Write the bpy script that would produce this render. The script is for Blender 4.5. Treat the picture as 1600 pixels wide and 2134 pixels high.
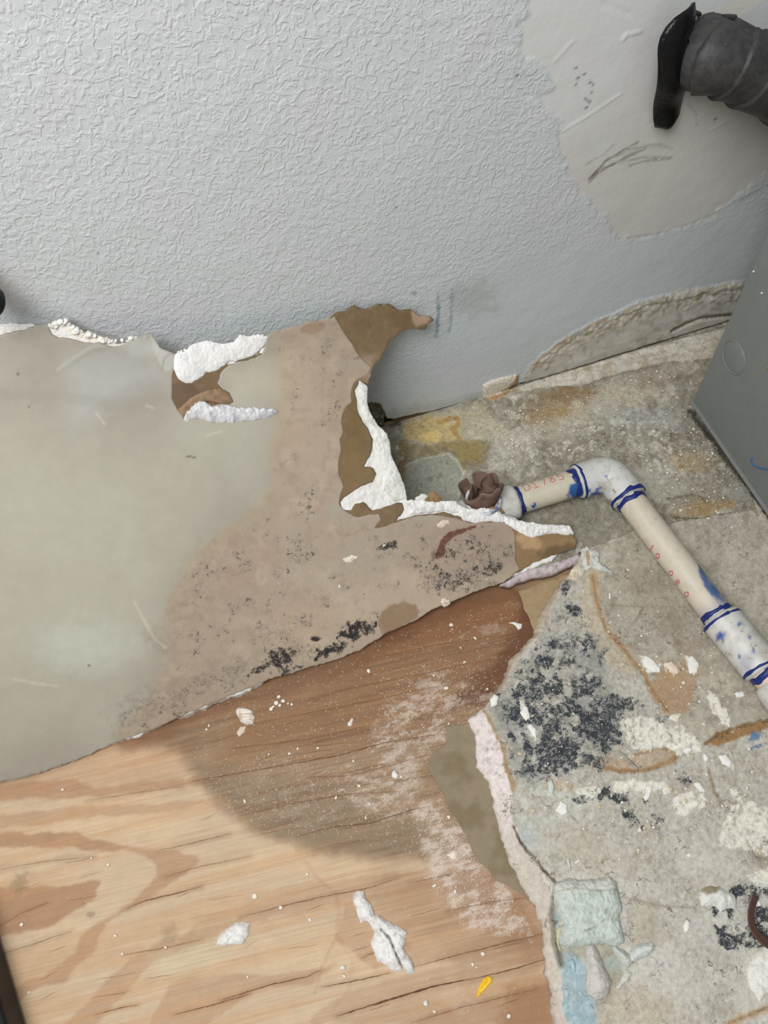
import bpy, bmesh, math, random
import numpy as np
from mathutils import Vector, Matrix
for o in list(bpy.data.objects): bpy.data.objects.remove(o)
SC = bpy.context.scene
COL = SC.collection
# ------------------------------------------------------------------ camera (solved from the photo, frame 1600x2134)
W, H, FPX = 1600., 2134., 1600.
def unit(v): return v/np.linalg.norm(v)
_n = unit(np.array([125., 938., FPX]))
_pl = np.cross(np.array([20., -187., FPX]), np.array([740., -407., FPX]))
_X = unit(np.cross(_pl, _n))
if _X[0] < 0: _X = -_X
_Z = -_n; _Y = np.cross(_Z, _X)
RW = np.array([_X, _Y, _Z])
CAM = np.array([0., -0.58739516, 0.8])
cd = bpy.data.cameras.new('camera'); cam = bpy.data.objects.new('camera', cd); COL.objects.link(cam)
cd.sensor_fit = 'VERTICAL'; cd.sensor_height = 24.0; cd.lens = 24.0*FPX/H
cd.clip_start = 0.01
right = RW @ np.array([1, 0, 0]); up = RW @ np.array([0, -1, 0]); back = RW @ np.array([0, 0, -1])
M = Matrix(((right[0], up[0], back[0], CAM[0]), (right[1], up[1], back[1], CAM[1]), (right[2], up[2], back[2], CAM[2]), (0, 0, 0, 1)))
cam.matrix_world = M
SC.camera = cam
# ------------------------------------------------------------------ light: a bright window high on the left, soft room light
w = bpy.data.worlds.new('room_light'); SC.world = w; w.use_nodes = True
w.node_tree.nodes['Background'].inputs[0].default_value = (0.93, 0.965, 1.0, 1)
w.node_tree.nodes['Background'].inputs[1].default_value = 0.30
def area(name, loc, target, size, power, color):
    l = bpy.data.lights.new(name, 'AREA'); l.energy = power; l.size = size; l.color = color; l.shape = 'SQUARE'
    o = bpy.data.objects.new(name, l); COL.objects.link(o); o.location = loc
    o.rotation_euler = (Vector(target)-Vector(loc)).to_track_quat('-Z', 'Y').to_euler()
    return o
area('window_daylight', (-0.42, -0.66, 1.46), (0.12, -0.12, 0.1), 0.75, 20.5, (1.0, 0.995, 0.98))
SC.view_settings.view_transform = 'Standard'; SC.view_settings.look = 'None'
SC.view_settings.gamma = 1; SC.view_settings.exposure = 0.0
SC.view_settings.use_curve_mapping = False

# ------------------------------------------------------------------ pixel -> place
def rays(p):
    p = np.atleast_2d(np.asarray(p, float))
    c = np.stack([p[:, 0]-W/2, p[:, 1]-H/2, np.full(len(p), FPX)], 1)
    return c @ RW.T
def fl(p, z=0.):
    r = rays(p); t = (z-CAM[2])/r[:, 2]; return CAM + r*t[:, None]
def fl1(x, y, z=0.): return fl([(x, y)], z)[0]
def wl(p, y=0.):
    r = rays(p); t = (y-CAM[1])/r[:, 1]; return CAM + r*t[:, None]
def wl1(x, y, yy=0.): return wl([(x, y)], yy)[0]
def pj(P):
    c = (np.asarray(P)-CAM) @ RW
    return c[:, :2]/c[:, 2:3]*FPX + np.array([W/2, H/2])
def S(x, y):                                            # top face of the leaning sheet, a gently twisted plane
    t = np.clip((x+.25)/.45, -.5, 1.3); s = (1.17*(1-t)+.62*t)*1.07
    y0 = -.293+.03*(x+.38)/.573
    d = y-y0
    return s*d+16*np.maximum(0, y+.042)**2
def on_sheet(p):
    p = np.atleast_2d(np.asarray(p, float)); lo = np.full(len(p), -.3); hi = np.full(len(p), .7)
    r = rays(p)
    for _ in range(40):
        m = (lo+hi)/2; q = CAM + r*((m-CAM[2])/r[:, 2])[:, None]
        a = S(q[:, 0], q[:, 1]) > m
        lo = np.where(a, m, lo); hi = np.where(a, hi, m)
    return q
PLYZ = -0.013
# ------------------------------------------------------------------ noise and masks
def _hash(ix, iy, seed):
    h = (ix.astype(np.int64)*374761393 + iy.astype(np.int64)*668265263 + seed*144269504) & 0xffffffff
    h = ((h ^ (h >> 13))*1274126177) & 0xffffffff
    h = h ^ (h >> 16)
    return (h & 0xffffff)/float(0xffffff)
def vnoise(x, y, seed=0):
    ix = np.floor(x); iy = np.floor(y); fx = x-ix; fy = y-iy
    fx = fx*fx*(3-2*fx); fy = fy*fy*(3-2*fy)
    a = _hash(ix, iy, seed); b = _hash(ix+1, iy, seed); c = _hash(ix, iy+1, seed); d = _hash(ix+1, iy+1, seed)
    return (a*(1-fx)+b*fx)*(1-fy)+(c*(1-fx)+d*fx)*fy
def fbm(x, y, seed=0, oct=4, gain=.5):                  # about -1..1
    s = 0; a = 1; n = 0
    for o in range(oct):
        s = s+a*(vnoise(x*2**o+17.3*o, y*2**o+9.1*o, seed+o)*2-1); n += a; a *= gain
    return s/n*1.5
def sm(a, b, x):
    t = np.clip((x-a)/(b-a), 0, 1); return t*t*(3-2*t)
def sdf(P, poly):                                       # positive inside
    poly = np.asarray(poly, float); n = len(poly)
    best = np.full(len(P), 1e18); ins = np.zeros(len(P), bool); near = np.zeros((len(P), 2))
    for i in range(n):
        a = poly[i]; b = poly[(i+1) % n]; ab = b-a; L = ab@ab
        if L == 0: continue
        t = np.clip(((P-a)@ab)/L, 0, 1); q = a+t[:, None]*ab; d = ((P-q)**2).sum(1)
        k = d < best; best[k] = d[k]; near[k] = q[k]
        if a[1] != b[1]:
            c = ((a[1] > P[:, 1]) != (b[1] > P[:, 1])) & (P[:, 0] < (b[0]-a[0])*(P[:, 1]-a[1])/(b[1]-a[1])+a[0])
            ins ^= c
    d = np.sqrt(best)
    return np.where(ins, d, -d), near
def pmask(px, poly, f=3, jag=0, js=12, seed=0):
    poly = np.asarray(poly, float); mg = f+jag*2+2
    lo = poly.min(0)-mg; hi = poly.max(0)+mg
    k = np.all((px > lo) & (px < hi), 1); out = np.zeros(len(px))
    if k.any():
        q = px[k]; d, _ = sdf(q, poly)
        if jag: d = d+jag*fbm(q[:, 0]/js, q[:, 1]/js, seed, 4, .6)
        out[k] = sm(-f, f, d)
    return out
def lmask(px, pts, wd=2, f=1.5, jag=0, js=10, seed=0):
    pts = np.asarray(pts, float); mg = wd+f+jag*2+2
    lo = pts.min(0)-mg; hi = pts.max(0)+mg
    k = np.all((px > lo) & (px < hi), 1); out = np.zeros(len(px))
    if k.any():
        q = px[k]; best = np.full(len(q), 1e18)
        for a, b in zip(pts[:-1], pts[1:]):
            ab = b-a; t = np.clip(((q-a)@ab)/(ab@ab+1e-9), 0, 1); best = np.minimum(best, (((q-a-t[:, None]*ab))**2).sum(1))
        d = np.sqrt(best)
        if jag: d = d+jag*fbm(q[:, 0]/js, q[:, 1]/js, seed, 3)
        out[k] = 1-sm(wd, wd+f, d)
    return out
def emask(px, cx, cy, rx, ry, ang=0, f=.3, jag=.3, js=20, seed=0):
    a = math.radians(ang); dx = px[:, 0]-cx; dy = px[:, 1]-cy
    u = (dx*math.cos(a)+dy*math.sin(a))/rx; v = (-dx*math.sin(a)+dy*math.cos(a))/ry
    r = np.sqrt(u*u+v*v); k = r < 2.2; out = np.zeros(len(px))
    if k.any():
        rr = r[k]+jag*fbm(px[k, 0]/js, px[k, 1]/js, seed, 4, .6); out[k] = 1-sm(1-f, 1+f, rr)
    return out
def lin(c):
    c = np.asarray(c, float)/255.
    return np.where(c <= .04045, c/12.92, ((c+.055)/1.055)**2.4)
def jagged(poly, amp, step=6, seed=0, closed=True):     # a fractal torn outline
    poly = np.asarray(poly, float); out = []
    n = len(poly); rng = np.random.RandomState(seed); wlk = 0.
    for i in range(n if closed else n-1):
        a = poly[i]; b = poly[(i+1) % n]; L = np.hypot(*(b-a)); k = max(1, int(L/step))
        nr = np.array([-(b-a)[1], (b-a)[0]])/(L+1e-9)
        for j in range(k):
            t = j/k; q = a+(b-a)*t
            s = amp*(0.35 if j == 0 else 1)
            wlk = wlk*.72+rng.uniform(-1, 1)*.9
            out.append(q+nr*(rng.uniform(-s, s)*.8+wlk*amp*.9)+rng.uniform(-.3, .3, 2)*s)
    return np.array(out)
# ------------------------------------------------------------------ mesh makers
def mk_mesh(name, V, F, smooth=True):
    V = np.ascontiguousarray(V, np.float32); F = np.ascontiguousarray(F, np.int32)
    me = bpy.data.meshes.new(name); me.vertices.add(len(V)); me.vertices.foreach_set('co', V.ravel())
    k = F.shape[1]; me.loops.add(F.size); me.loops.foreach_set('vertex_index', F.ravel())
    me.polygons.add(len(F)); me.polygons.foreach_set('loop_start', np.arange(0, F.size, k, dtype=np.int32))
    try: me.polygons.foreach_set('loop_total', np.full(len(F), k, np.int32))
    except Exception: pass
    me.polygons.foreach_set('use_smooth', np.full(len(F), smooth, bool))
    me.update(calc_edges=True); me.validate()
    return me
def attrs(me, col=None, **fl_):
    if col is not None:
        a = me.attributes.new('col', 'FLOAT_COLOR', 'POINT')
        c = np.ones((len(me.vertices), 4), np.float32); c[:, :3] = col; a.data.foreach_set('color', c.ravel())
    for k, v in fl_.items():
        a = me.attributes.new(k, 'FLOAT', 'POINT'); a.data.foreach_set('value', np.ascontiguousarray(v, np.float32))
def obj(name, me, mat=None, parent=None):
    o = bpy.data.objects.new(name, me); COL.objects.link(o)
    if mat: me.materials.append(mat)
    if parent is not None:
        o.parent = parent
        L = np.array(parent.location, np.float32)
        co = np.empty(len(me.vertices)*3, np.float32); me.vertices.foreach_get('co', co)
        co = co.reshape(-1, 3)-L; me.vertices.foreach_set('co', co.ravel()); me.update()
    return o
def empty(name, loc, label=None, cat=None, group=None, kind=None):
    o = bpy.data.objects.new(name, None); COL.objects.link(o); o.location = loc; o.empty_display_size = .01
    tag(o, label, cat, group, kind); return o
def tag(o, label=None, cat=None, group=None, kind=None):
    if label: o['label'] = label
    if cat: o['category'] = cat
    if group: o['group'] = group
    if kind: o['kind'] = kind
    return o
def centre(o):                                          # origin to the base of a one-mesh thing
    me = o.data; n = len(me.vertices); co = np.empty(n*3, np.float32); me.vertices.foreach_get('co', co); co = co.reshape(-1, 3)
    c = co.mean(0); c[2] = co[:, 2].min(); me.vertices.foreach_set('co', (co-c).ravel()); o.location = [float(v) for v in c]; me.update()
    return o
def hf(name, poly, dx, dy, zf, thick=.0005, bottom=False, rings=1, rough=0., seed=0, paint=None, smooth=True, upright=False):
    """height field cut to an outline (world xy), with torn sides hanging down by thick"""
    poly = np.asarray(poly, float)[:, :2]
    lo = poly.min(0)-dx; hi = poly.max(0)+dx
    xs = np.arange(lo[0], hi[0]+dx, dx); ys = np.arange(lo[1], hi[1]+dy, dy); nx, ny = len(xs), len(ys)
    cx, cy = np.meshgrid((xs[:-1]+xs[1:])/2, (ys[:-1]+ys[1:])/2, indexing='ij')
    C2 = np.stack([cx.ravel(), cy.ravel()], 1)
    d, _ = sdf(C2, poly) if len(poly) < 60 or len(C2) < 40000 else fast_sdf(C2, poly, max(dx, dy)*1.5)
    keep = (d > 0).reshape(nx-1, ny-1)
    I, J = np.nonzero(keep)
    vid = lambda i, j: i*ny+j
    F = np.stack([vid(I, J), vid(I+1, J), vid(I+1, J+1), vid(I, J+1)], 1)
    used = np.unique(F); remap = np.full(nx*ny, -1); remap[used] = np.arange(len(used)); F = remap[F]
    X, Y = np.meshgrid(xs, ys, indexing='ij'); V = np.stack([X.ravel(), Y.ravel()], 1)[used]
    E = np.concatenate([F[:, [0, 1]], F[:, [1, 2]], F[:, [2, 3]], F[:, [3, 0]]])
    key = np.sort(E, 1); k1 = key[:, 0].astype(np.int64)*len(V)+key[:, 1]
    u, inv, cnt = np.unique(k1, return_inverse=True, return_counts=True)
    B = E[cnt[inv] == 1]; bv = np.unique(B)
    _, nr = sdf(V[bv], poly)
    dd = np.hypot(*(nr-V[bv]).T); k = dd < 1.6*max(dx, dy); q = bv[k]; V[q] = nr[k]
    Z = zf(V[:, 0], V[:, 1]); P = np.column_stack([V, Z]); nT = len(P)
    FF = [F]; PP = [P]; top = np.arange(nT)
    prev = np.full(nT, -1); prev[bv] = bv
    r = np.random.RandomState(seed+5); base = nT
    if bottom: rings = max(rings, 1)
    for g in range(1, rings+1):
        last = (g == rings) and bottom
        cur = np.full(nT, -1)
        if last:
            cur[:] = base+np.arange(nT); Q = P.copy()
        else:
            cur[bv] = base+np.arange(len(bv)); Q = P[bv].copy()
        Q[:, 2] -= thick*g/rings
        if rough:
            s = 1/.004
            ox = fbm(Q[:, 0]*s, (Q[:, 1]+Q[:, 2])*s+g*3.3, seed+11, 3); oy = fbm(Q[:, 1]*s+g*5.1, (Q[:, 0]+Q[:, 2])*s, seed+12, 3)
            m = np.zeros(len(Q), bool); m[:] = True
            Q[:, 0] += rough*ox*m; Q[:, 1] += rough*oy*m
        PP.append(Q); base += len(Q)
        FF.append(np.stack([prev[B[:, 0]], cur[B[:, 0]], cur[B[:, 1]], prev[B[:, 1]]], 1))
        if last: FF.append(cur[F][:, ::-1])
        prev = cur
    PA = np.concatenate(PP); FA = np.concatenate(FF)
    if upright: PA = PA[:, [0, 2, 1]]*np.array([1, -1, 1.])
    me = mk_mesh(name, PA, FA, smooth)
    side = np.zeros(len(PA)); side[nT:] = 1
    if paint: paint(me, PA, side)
    return me
def fast_sdf(P, poly, band):
    """signed distance where only the sign matters away from the edge"""
    n = len(poly); ins = np.zeros(len(P), bool)
    for i in range(n):
        a = poly[i]; b = poly[(i+1) % n]
        if a[1] == b[1]: continue
        k = (a[1] > P[:, 1]) != (b[1] > P[:, 1])
        if not k.any(): continue
        q = P[k]; ins[k] ^= q[:, 0] < (b[0]-a[0])*(q[:, 1]-a[1])/(b[1]-a[1])+a[0]
    return np.where(ins, 1., -1.), None
# ------------------------------------------------------------------ materials
class N:
    def __init__(s, name):
        s.m = bpy.data.materials.new(name); s.m.use_nodes = True; s.t = s.m.node_tree; s.b = s.t.nodes['Principled BSDF']
        s.b.inputs['Specular IOR Level'].default_value = .3
    def n(s, ty, **k):
        x = s.t.nodes.new(ty)
        for a, b in k.items(): setattr(x, a, b)
        return x
    def l(s, a, b): s.t.links.new(a, b)
    def attr(s, nm): return s.n('ShaderNodeAttribute', attribute_name=nm)
    def noise(s, sc, det=4, ro=.6, dist=0, vec=None):
        x = s.n('ShaderNodeTexNoise'); x.inputs['Scale'].default_value = sc; x.inputs['Detail'].default_value = det
        x.inputs['Roughness'].default_value = ro; x.inputs['Distortion'].default_value = dist
        if vec is None: vec = s.co()
        s.l(vec, x.inputs['Vector']); return x.outputs['Fac']
    def co(s):
        if not hasattr(s, '_c'): s._c = s.n('ShaderNodeNewGeometry').outputs['Position']
        return s._c
    def mapping(s, rot, sc):
        x = s.n('ShaderNodeMapping'); x.inputs['Rotation'].default_value = rot; s.l(s.co(), x.inputs['Vector'])
        y = s.n('ShaderNodeMapping'); y.inputs['Scale'].default_value = sc
        s.l(x.outputs['Vector'], y.inputs['Vector']); return y.outputs['Vector']
    def math(s, op, a, b=None, clamp=False):
        x = s.n('ShaderNodeMath', operation=op, use_clamp=clamp)
        for i, v in enumerate((a, b)):
            if v is None: continue
            if isinstance(v, (int, float)): x.inputs[i].default_value = v
            else: s.l(v, x.inputs[i])
        return x.outputs[0]
    def rng(s, v, a, b, c=0, d=1, smooth=True):
        x = s.n('ShaderNodeMapRange'); x.interpolation_type = 'SMOOTHSTEP' if smooth else 'LINEAR'
        s.l(v, x.inputs[0])
        for i, q in enumerate((a, b, c, d)): x.inputs[i+1].default_value = q
        return x.outputs[0]
    def mix(s, f, a, b, mode='MIX'):
        x = s.n('ShaderNodeMix', data_type='RGBA', blend_type=mode)
        for i, v in ((0, f), (6, a), (7, b)):
            if isinstance(v, (int, float)): x.inputs[i].default_value = v
            elif isinstance(v, tuple): x.inputs[i].default_value = (*v, 1)
            else: s.l(v, x.inputs[i])
        return x.outputs[2]
    def bump(s, h, dist, strength=1, prev=None):
        x = s.n('ShaderNodeBump'); x.inputs['Distance'].default_value = dist; x.inputs['Strength'].default_value = strength
        s.l(h, x.inputs['Height'])
        if prev is not None: s.l(prev, x.inputs['Normal'])
        return x.outputs[0]
    def done(s, col, rough=.8, nrm=None):
        s.l(col, s.b.inputs['Base Color'])
        if isinstance(rough, float): s.b.inputs['Roughness'].default_value = rough
        else: s.l(rough, s.b.inputs['Roughness'])
        if nrm is not None: s.l(nrm, s.b.inputs['Normal'])
        return s.m
def T(c): return tuple(float(v) for v in lin(c))
def grime(name, rough=.85, var=.14, vs=120, mold_c=(28, 28, 30), mold_s=420, dust_c=(225, 220, 212), dust_s=700, b1=.0006, b1s=500, b2=0, b2s=120, grain=None, cracks=0, haze=0, mr=(-.022, .035, .96)):
    m = N(name); c = m.attr('col').outputs['Color']
    v = m.noise(vs, 6, .65); v2 = m.rng(v, .25, .75, 1-var, 1+var, False)
    vv = m.n('ShaderNodeCombineXYZ')
    for i in range(3): m.l(v2, vv.inputs[i])
    c = m.mix(1.0, c, vv.outputs[0], 'MULTIPLY')
    h = m.noise(b1s, 5, .65)
    if grain:
        gv = m.mapping((0, 0, grain), (9, 420, 60)); g = m.noise(1.0, 5, .65, .4, gv)
        gf = m.rng(g, .35, .72, 0, 1); ga = m.attr('gr').outputs['Fac']
        c = m.mix(m.math('MULTIPLY', gf, m.math('MULTIPLY', ga, .20)), c, T((132, 92, 60)))
        gv2 = m.mapping((0, 0, grain), (30, 1500, 60)); g2 = m.noise(1.0, 3, .6, .2, gv2)
        c = m.mix(m.math('MULTIPLY', m.rng(g2, .5, .75), .20), c, T((140, 95, 60)))
        h = m.math('ADD', m.math('MULTIPLY', g, .8), m.math('MULTIPLY', h, .2))
    mo = m.attr('mold').outputs['Fac']
    n1 = m.math('ADD', m.math('MULTIPLY', m.noise(mold_s*2.0, 6, .78, .5), .55), m.math('MULTIPLY', m.noise(mold_s*.45, 5, .65, .8), .45))
    mm = m.math('SUBTRACT', m.math('ADD', n1, m.math('MULTIPLY', mo, .34)), .78)
    hz = m.math('MULTIPLY', m.rng(mm, -.10, .08), m.rng(mo, .3, .8, 0, .68))
    c = m.mix(hz, c, tuple(min(1, x*3.2+.02) for x in T(mold_c)))
    mm = m.math('MULTIPLY', m.rng(mm, mr[0], mr[1], 0, mr[2]), m.rng(mo, 0.02, .2))
    c = m.mix(mm, c, T(mold_c))
    du = m.attr('dust').outputs['Fac']
    n2 = m.math('ADD', m.math('MULTIPLY', m.noise(dust_s*.8, 4, .8), .40), m.math('MULTIPLY', m.noise(dust_s*2.6, 3, .85), .60))
    dd = m.math('SUBTRACT', m.math('ADD', n2, m.math('MULTIPLY', du, .30)), .76)
    dd = m.math('MULTIPLY', m.rng(dd, -.03, .10, 0, .85), m.rng(du, .02, .15))
    c = m.mix(dd, c, T(dust_c))
    if haze: c = m.mix(m.math('MULTIPLY', m.rng(du, .45, 1.0), m.rng(m.noise(dust_s*.25, 4, .7), .3, .7, haze*.3, haze)), c, T(dust_c))
    if cracks:
        vo = m.n('ShaderNodeTexVoronoi', feature='DISTANCE_TO_EDGE'); vo.inputs['Scale'].default_value = cracks
        cv = m.n('ShaderNodeVectorMath', operation='ADD'); nv = m.n('ShaderNodeTexNoise'); nv.inputs['Scale'].default_value = 90; m.l(m.co(), nv.inputs['Vector'])
        ns = m.n('ShaderNodeVectorMath', operation='SCALE'); m.l(nv.outputs['Color'], ns.inputs[0]); ns.inputs['Scale'].default_value = .03
        m.l(m.co(), cv.inputs[0]); m.l(ns.outputs[0], cv.inputs[1]); m.l(cv.outputs[0], vo.inputs['Vector'])
        ck = m.math('MULTIPLY', m.rng(vo.outputs['Distance'], .0, .03, 1, 0), m.rng(m.noise(38, 3, .6), .50, .62))
        c = m.mix(m.math('MULTIPLY', ck, .8), c, T((92, 82, 66)))
    nr = m.bump(h, b1) if b1 else None
    if b2: nr = m.bump(m.noise(b2s, 4, .6), b2, 1, nr)
    m.l(c, m.b.inputs['Base Color'])
    return m.done(c, rough, nr)
def plain(name, c, rough=.6, var=.1, vs=200, b=.0003, bs=400, metal=0):
    m = N(name); v = m.rng(m.noise(vs, 5, .65), .25, .75, 0, 1, False)
    a = tuple(x*(1-var) for x in T(c)); bb = tuple(min(1, x*(1+var)) for x in T(c))
    m.b.inputs['Metallic'].default_value = metal
    return m.done(m.mix(v, a, bb), float(rough), m.bump(m.noise(bs, 4, .6), b) if b else None)
class Paint:
    """colour, mould and dust laid on a mesh by place"""
    def __init__(s, P, base):
        s.P = P; s.px = pj(P); s.c = np.tile(lin(base), (len(P), 1)); s.mold = np.zeros(len(P)); s.dust = np.zeros(len(P))
    def f(s, m, c): m = m[:, None]; s.c = s.c*(1-m)+lin(c)*m
    def mo(s, m): s.mold = np.maximum(s.mold, m)
    def du(s, m): s.dust = np.maximum(s.dust, m)
    def n(s, sc, seed=0, o=4, g=.55): return fbm(s.px[:, 0]/sc, s.px[:, 1]/sc, seed, o, g)
    def put(s, me, **k): attrs(me, s.c, mold=s.mold, dust=s.dust, **k)
# ================================================================== the wall
def wall_mat():
    m = N('wall_paint'); c = m.attr('col').outputs['Color']; sm_ = m.attr('smooth').outputs['Fac']
    n1 = m.noise(160, 2.2, .5, 1.1); n2 = m.noise(90, 2, .5, .3)
    h = m.rng(m.math('ADD', m.math('MULTIPLY', n1, .8), m.math('MULTIPLY', n2, .2)), .42, .62)
    h = m.math('MULTIPLY', h, m.math('SUBTRACT', 1.0, sm_))
    h2 = m.noise(700, 3, .6)
    nb = m.bump(h, .00036); nb = m.bump(h2, .00007, 1, nb)
    nb = m.bump(m.noise(35, 3, .5), .0010, 1, nb)
    mo = m.attr('mold').outputs['Fac']; q = m.math('ADD', m.noise(500, 5, .7), m.math('MULTIPLY', mo, .4))
    c = m.mix(m.math('MULTIPLY', m.rng(q, .78, .9), m.rng(mo, .02, .2)), c, T((95, 92, 86)))
    m.b.inputs['Specular IOR Level'].default_value = .35
    return m.done(c, .55, nb)
MW = wall_mat()
SMOOTH = [(1085, -60), (1095, 30), (1085, 95), (1110, 130), (1150, 165), (1150, 188), (1100, 200), (1130, 225), (1168, 255), (1165, 285), (1175, 330), (1200, 380), (1235, 430), (1260, 460), (1290, 497), (1360, 490), (1440, 470), (1520, 425), (1600, 370), (1750, 280), (1800, -100)]
PEEL = [(1085, 812), (1100, 774), (1125, 745), (1170, 712), (1200, 700), (1230, 680), (1262, 664), (1340, 630), (1400, 612), (1440, 604), (1545, 588), (1640, 570), (1640, 760), (1200, 830)]
def paint_wall(me, P, side):
    A = Paint(P, (205, 212, 214)); px = A.px
    A.f(.55*sm(-.4, .6, A.n(160, 3)), (205, 212, 214)); A.f(.5*sm(.0, .7, A.n(110, 9)), (212, 210, 218))
    s = pmask(px, SMOOTH, 5, 16, 26, 2)
    A.f(.55*s, (222, 222, 218)); A.f(.5*s*emask(px, 1400, 380, 260, 160, -25, .5, .3, 60, 5), (206, 200, 192))
    smooth = s*.97
    smooth = np.maximum(smooth, .75*pmask(px, [(1040, 560), (1290, 480), (1640, 400), (1640, 600), (1300, 650), (1000, 830), (800, 880), (840, 800)], 60, 20, 60, 4))
    edge = pmask(px, SMOOTH, 3, 16, 26, 2); edge = 4*edge*(1-edge)
    A.f(.25*edge, (180, 184, 186))
    # scuffs swept below the pipe, little black dabs, pencil and crayon marks
    for k, (pts, wd, al) in enumerate([([(1228, 382), (1240, 365), (1270, 345), (1310, 325), (1345, 310)], 1.0, .6), ([(1230, 370), (1250, 350), (1262, 335), (1300, 312), (1330, 296)], .8, .6), ([(1226, 375), (1245, 355)], 1.6, .6),
             ([(1255, 352), (1290, 338), (1340, 328), (1400, 328)], .8, .45), ([(1262, 335), (1310, 312), (1370, 300), (1400, 310)], .8, .35), ([(1310, 345), (1350, 335), (1395, 331)], .8, .5), ([(1222, 342), (1260, 320), (1280, 300)], .6, .35), ([(1300, 320), (1340, 305), (1380, 305)], 5, .12)]):
        A.f(al*lmask(px, pts, wd, 2, 1.2, 6, k), (112, 104, 96))
    for x, y in [(1205, 163), (1218, 155), (1230, 172), (1236, 178), (1222, 208), (1228, 212), (1219, 205), (1232, 192), (1200, 176), (1199, 141), (1490, 248), (1077, 158), (204, 527), (825, 432), (1222, 224)]:
        A.f(.75*emask(px, x, y, 3, 3, 0, .4, .5, 4, int(x)), (70, 72, 74))
    A.f(.5*pmask(px, [(1410, 30), (1470, 20), (1520, 0), (1600, -10), (1500, 60), (1420, 90), (1392, 120)], 8, 8, 14, 6), (232, 226, 210))
    A.f(.25*lmask(px, [(1168, 276), (1220, 245), (1295, 195)], .5, 2, .6), (240, 242, 240))
    A.f(.5*lmask(px, [(1290, 497), (1360, 488), (1430, 468), (1480, 448), (1600, 385)], 1.0, 2, 1.5, 8), (160, 158, 154))
    A.f(.45*lmask(px, [(1432, 215), (1450, 235), (1452, 262)], .6, 1.5, 1), (150, 110, 90))
    for pts in ([(912, 610), (913, 650), (909, 700)], [(942, 602), (940, 650), (936, 690)], [(914, 640), (912, 690)]):
        A.f(.42*lmask(px, pts, 1.6, 3, 2.5, 6), (88, 128, 142))
    A.f(.5*emask(px, 863, 611, 5, 4, 0, .5, .6, 5, 1), (80, 130, 130))
    A.f(.28*emask(px, 985, 620, 55, 34, -10, .5, .5, 14, 8), (140, 138, 130))
    A.f(.35*lmask(px, [(780, 880), (900, 860), (1005, 835)], 9, 22, 6, 14), (150, 150, 140))
    # water-damaged zone above the floor on the right
    pl = pmask(px, PEEL, 3, 7, 16, 11)
    A.f(.85*pl, (200, 194, 180)); A.f(pl*.7*sm(-.2, .6, A.n(22, 4)), (218, 215, 206)); A.f(pl*.45*sm(.2, .7, A.n(14, 8)), (150, 138, 112)); rb = lmask(px, [(1125, 752), (1170, 720), (1230, 690), (1340, 645), (1545, 602)], 12, 14, 6, 12)*pl; A.f(.5*rb*sm(-.1, .5, A.n(9, 28)), (160, 144, 108)); A.f(.5*rb*sm(.0, .5, A.n(7, 38)), (222, 216, 196))
    e = 4*pl*(1-pl); A.f(.6*e, (150, 128, 88))
    A.f(.5*lmask(px, [(1108, 775), (1125, 748), (1165, 716), (1200, 695), (1262, 664)], 2, 3, 2), (156, 122, 72))
    A.f(.6*lmask(px, [(1400, 690), (1430, 672), (1460, 660), (1540, 652)], 2, 3, 2), (128, 98, 62))
    smooth = np.maximum(smooth, pl*.6)
    mold = .7*emask(px, 1333, 710, 8, 4)+.5*lmask(px, [(1330, 640), (1545, 595)], 3, 10, 4)
    A.mo(mold)
    A.f(.8*(P[:, 1] > .001), (120, 112, 98))
    attrs(me, A.c, smooth=smooth, mold=A.mold)
wallbot = jagged([tuple(wl1(*p)[[0, 2]]) for p in [(735, 860), (770, 838), (792, 842), (800, 856), (806, 872), (820, 873), (900, 856), (1003, 829), (1030, 828)]], .0006, .004, 3, False)
wb = [(-.30, .007), (.10, .007)]+[tuple(q) for q in wallbot]+[(.31, .001), (.72, .001), (.72, .62), (-.30, .62)]
def wall_z(x, z):
    P = np.column_stack([x, 0*x, z]); px = pj(P)
    pl = pmask(px, PEEL, 5, 7, 16, 11)
    rb = lmask(px, [(1125, 752), (1170, 720), (1230, 690), (1340, 645), (1545, 602)], 10, 14, 6, 12)
    d = pl*(.0018+.0008*fbm(px[:, 0]/30, px[:, 1]/14, 5, 4)+.0016*rb*fbm(px[:, 0]/7, px[:, 1]/7, 6, 3))
    s = pmask(px, SMOOTH, 4, 16, 26, 2)
    d = d-.0007*s+.0005*fbm(x/.09, z/.09, 2, 3)
    d += .0007*lmask(px, [(1168, 276), (1220, 245), (1295, 195)], .3, 2.6)+.0010*lmask(px, [(1298, 84), (1306, 72), (1335, 66)], .6, 3.5, 1, 6)+.0006*lmask(px, [(1155, 130), (1190, 90), (1200, 84)], .3, 3)+.0006*lmask(px, [(1480, 272), (1540, 240), (1560, 228)], .3, 3)-.0004*lmask(px, [(1310, 30), (1260, 8)], 2, 6)
    d += .0015*lmask(px, [(1125, 748), (1165, 716), (1200, 695), (1262, 664), (1340, 630), (1545, 590)], 3, 5, 3)*(1-0*d)
    d += -.003*lmask(px, [(1400, 690), (1430, 674), (1460, 663), (1540, 655)], 1.5, 3)
    return d
wall = empty('wall_back', (0.2, 0, 0), kind='structure')
me = hf('painted_panel', wb, .0019, .0019, wall_z, thick=.012, rings=3, rough=.0005, paint=paint_wall, upright=True)
obj('painted_panel', me, MW, wall)
fr = []
for x0, x1, z0, z1 in [(-1.2, -.30, .0035, 1.5), (.72, 1.3, .001, 1.5), (-.30, .72, .62, 1.5)]:
    fr.append((x0, x1, z0, z1))
V = []; F = []
for x0, x1, z0, z1 in fr:
    b = len(V); V += [(x0, 0, z0), (x1, 0, z0), (x1, 0, z1), (x0, 0, z1)]; F.append((b, b+1, b+2, b+3))
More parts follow.
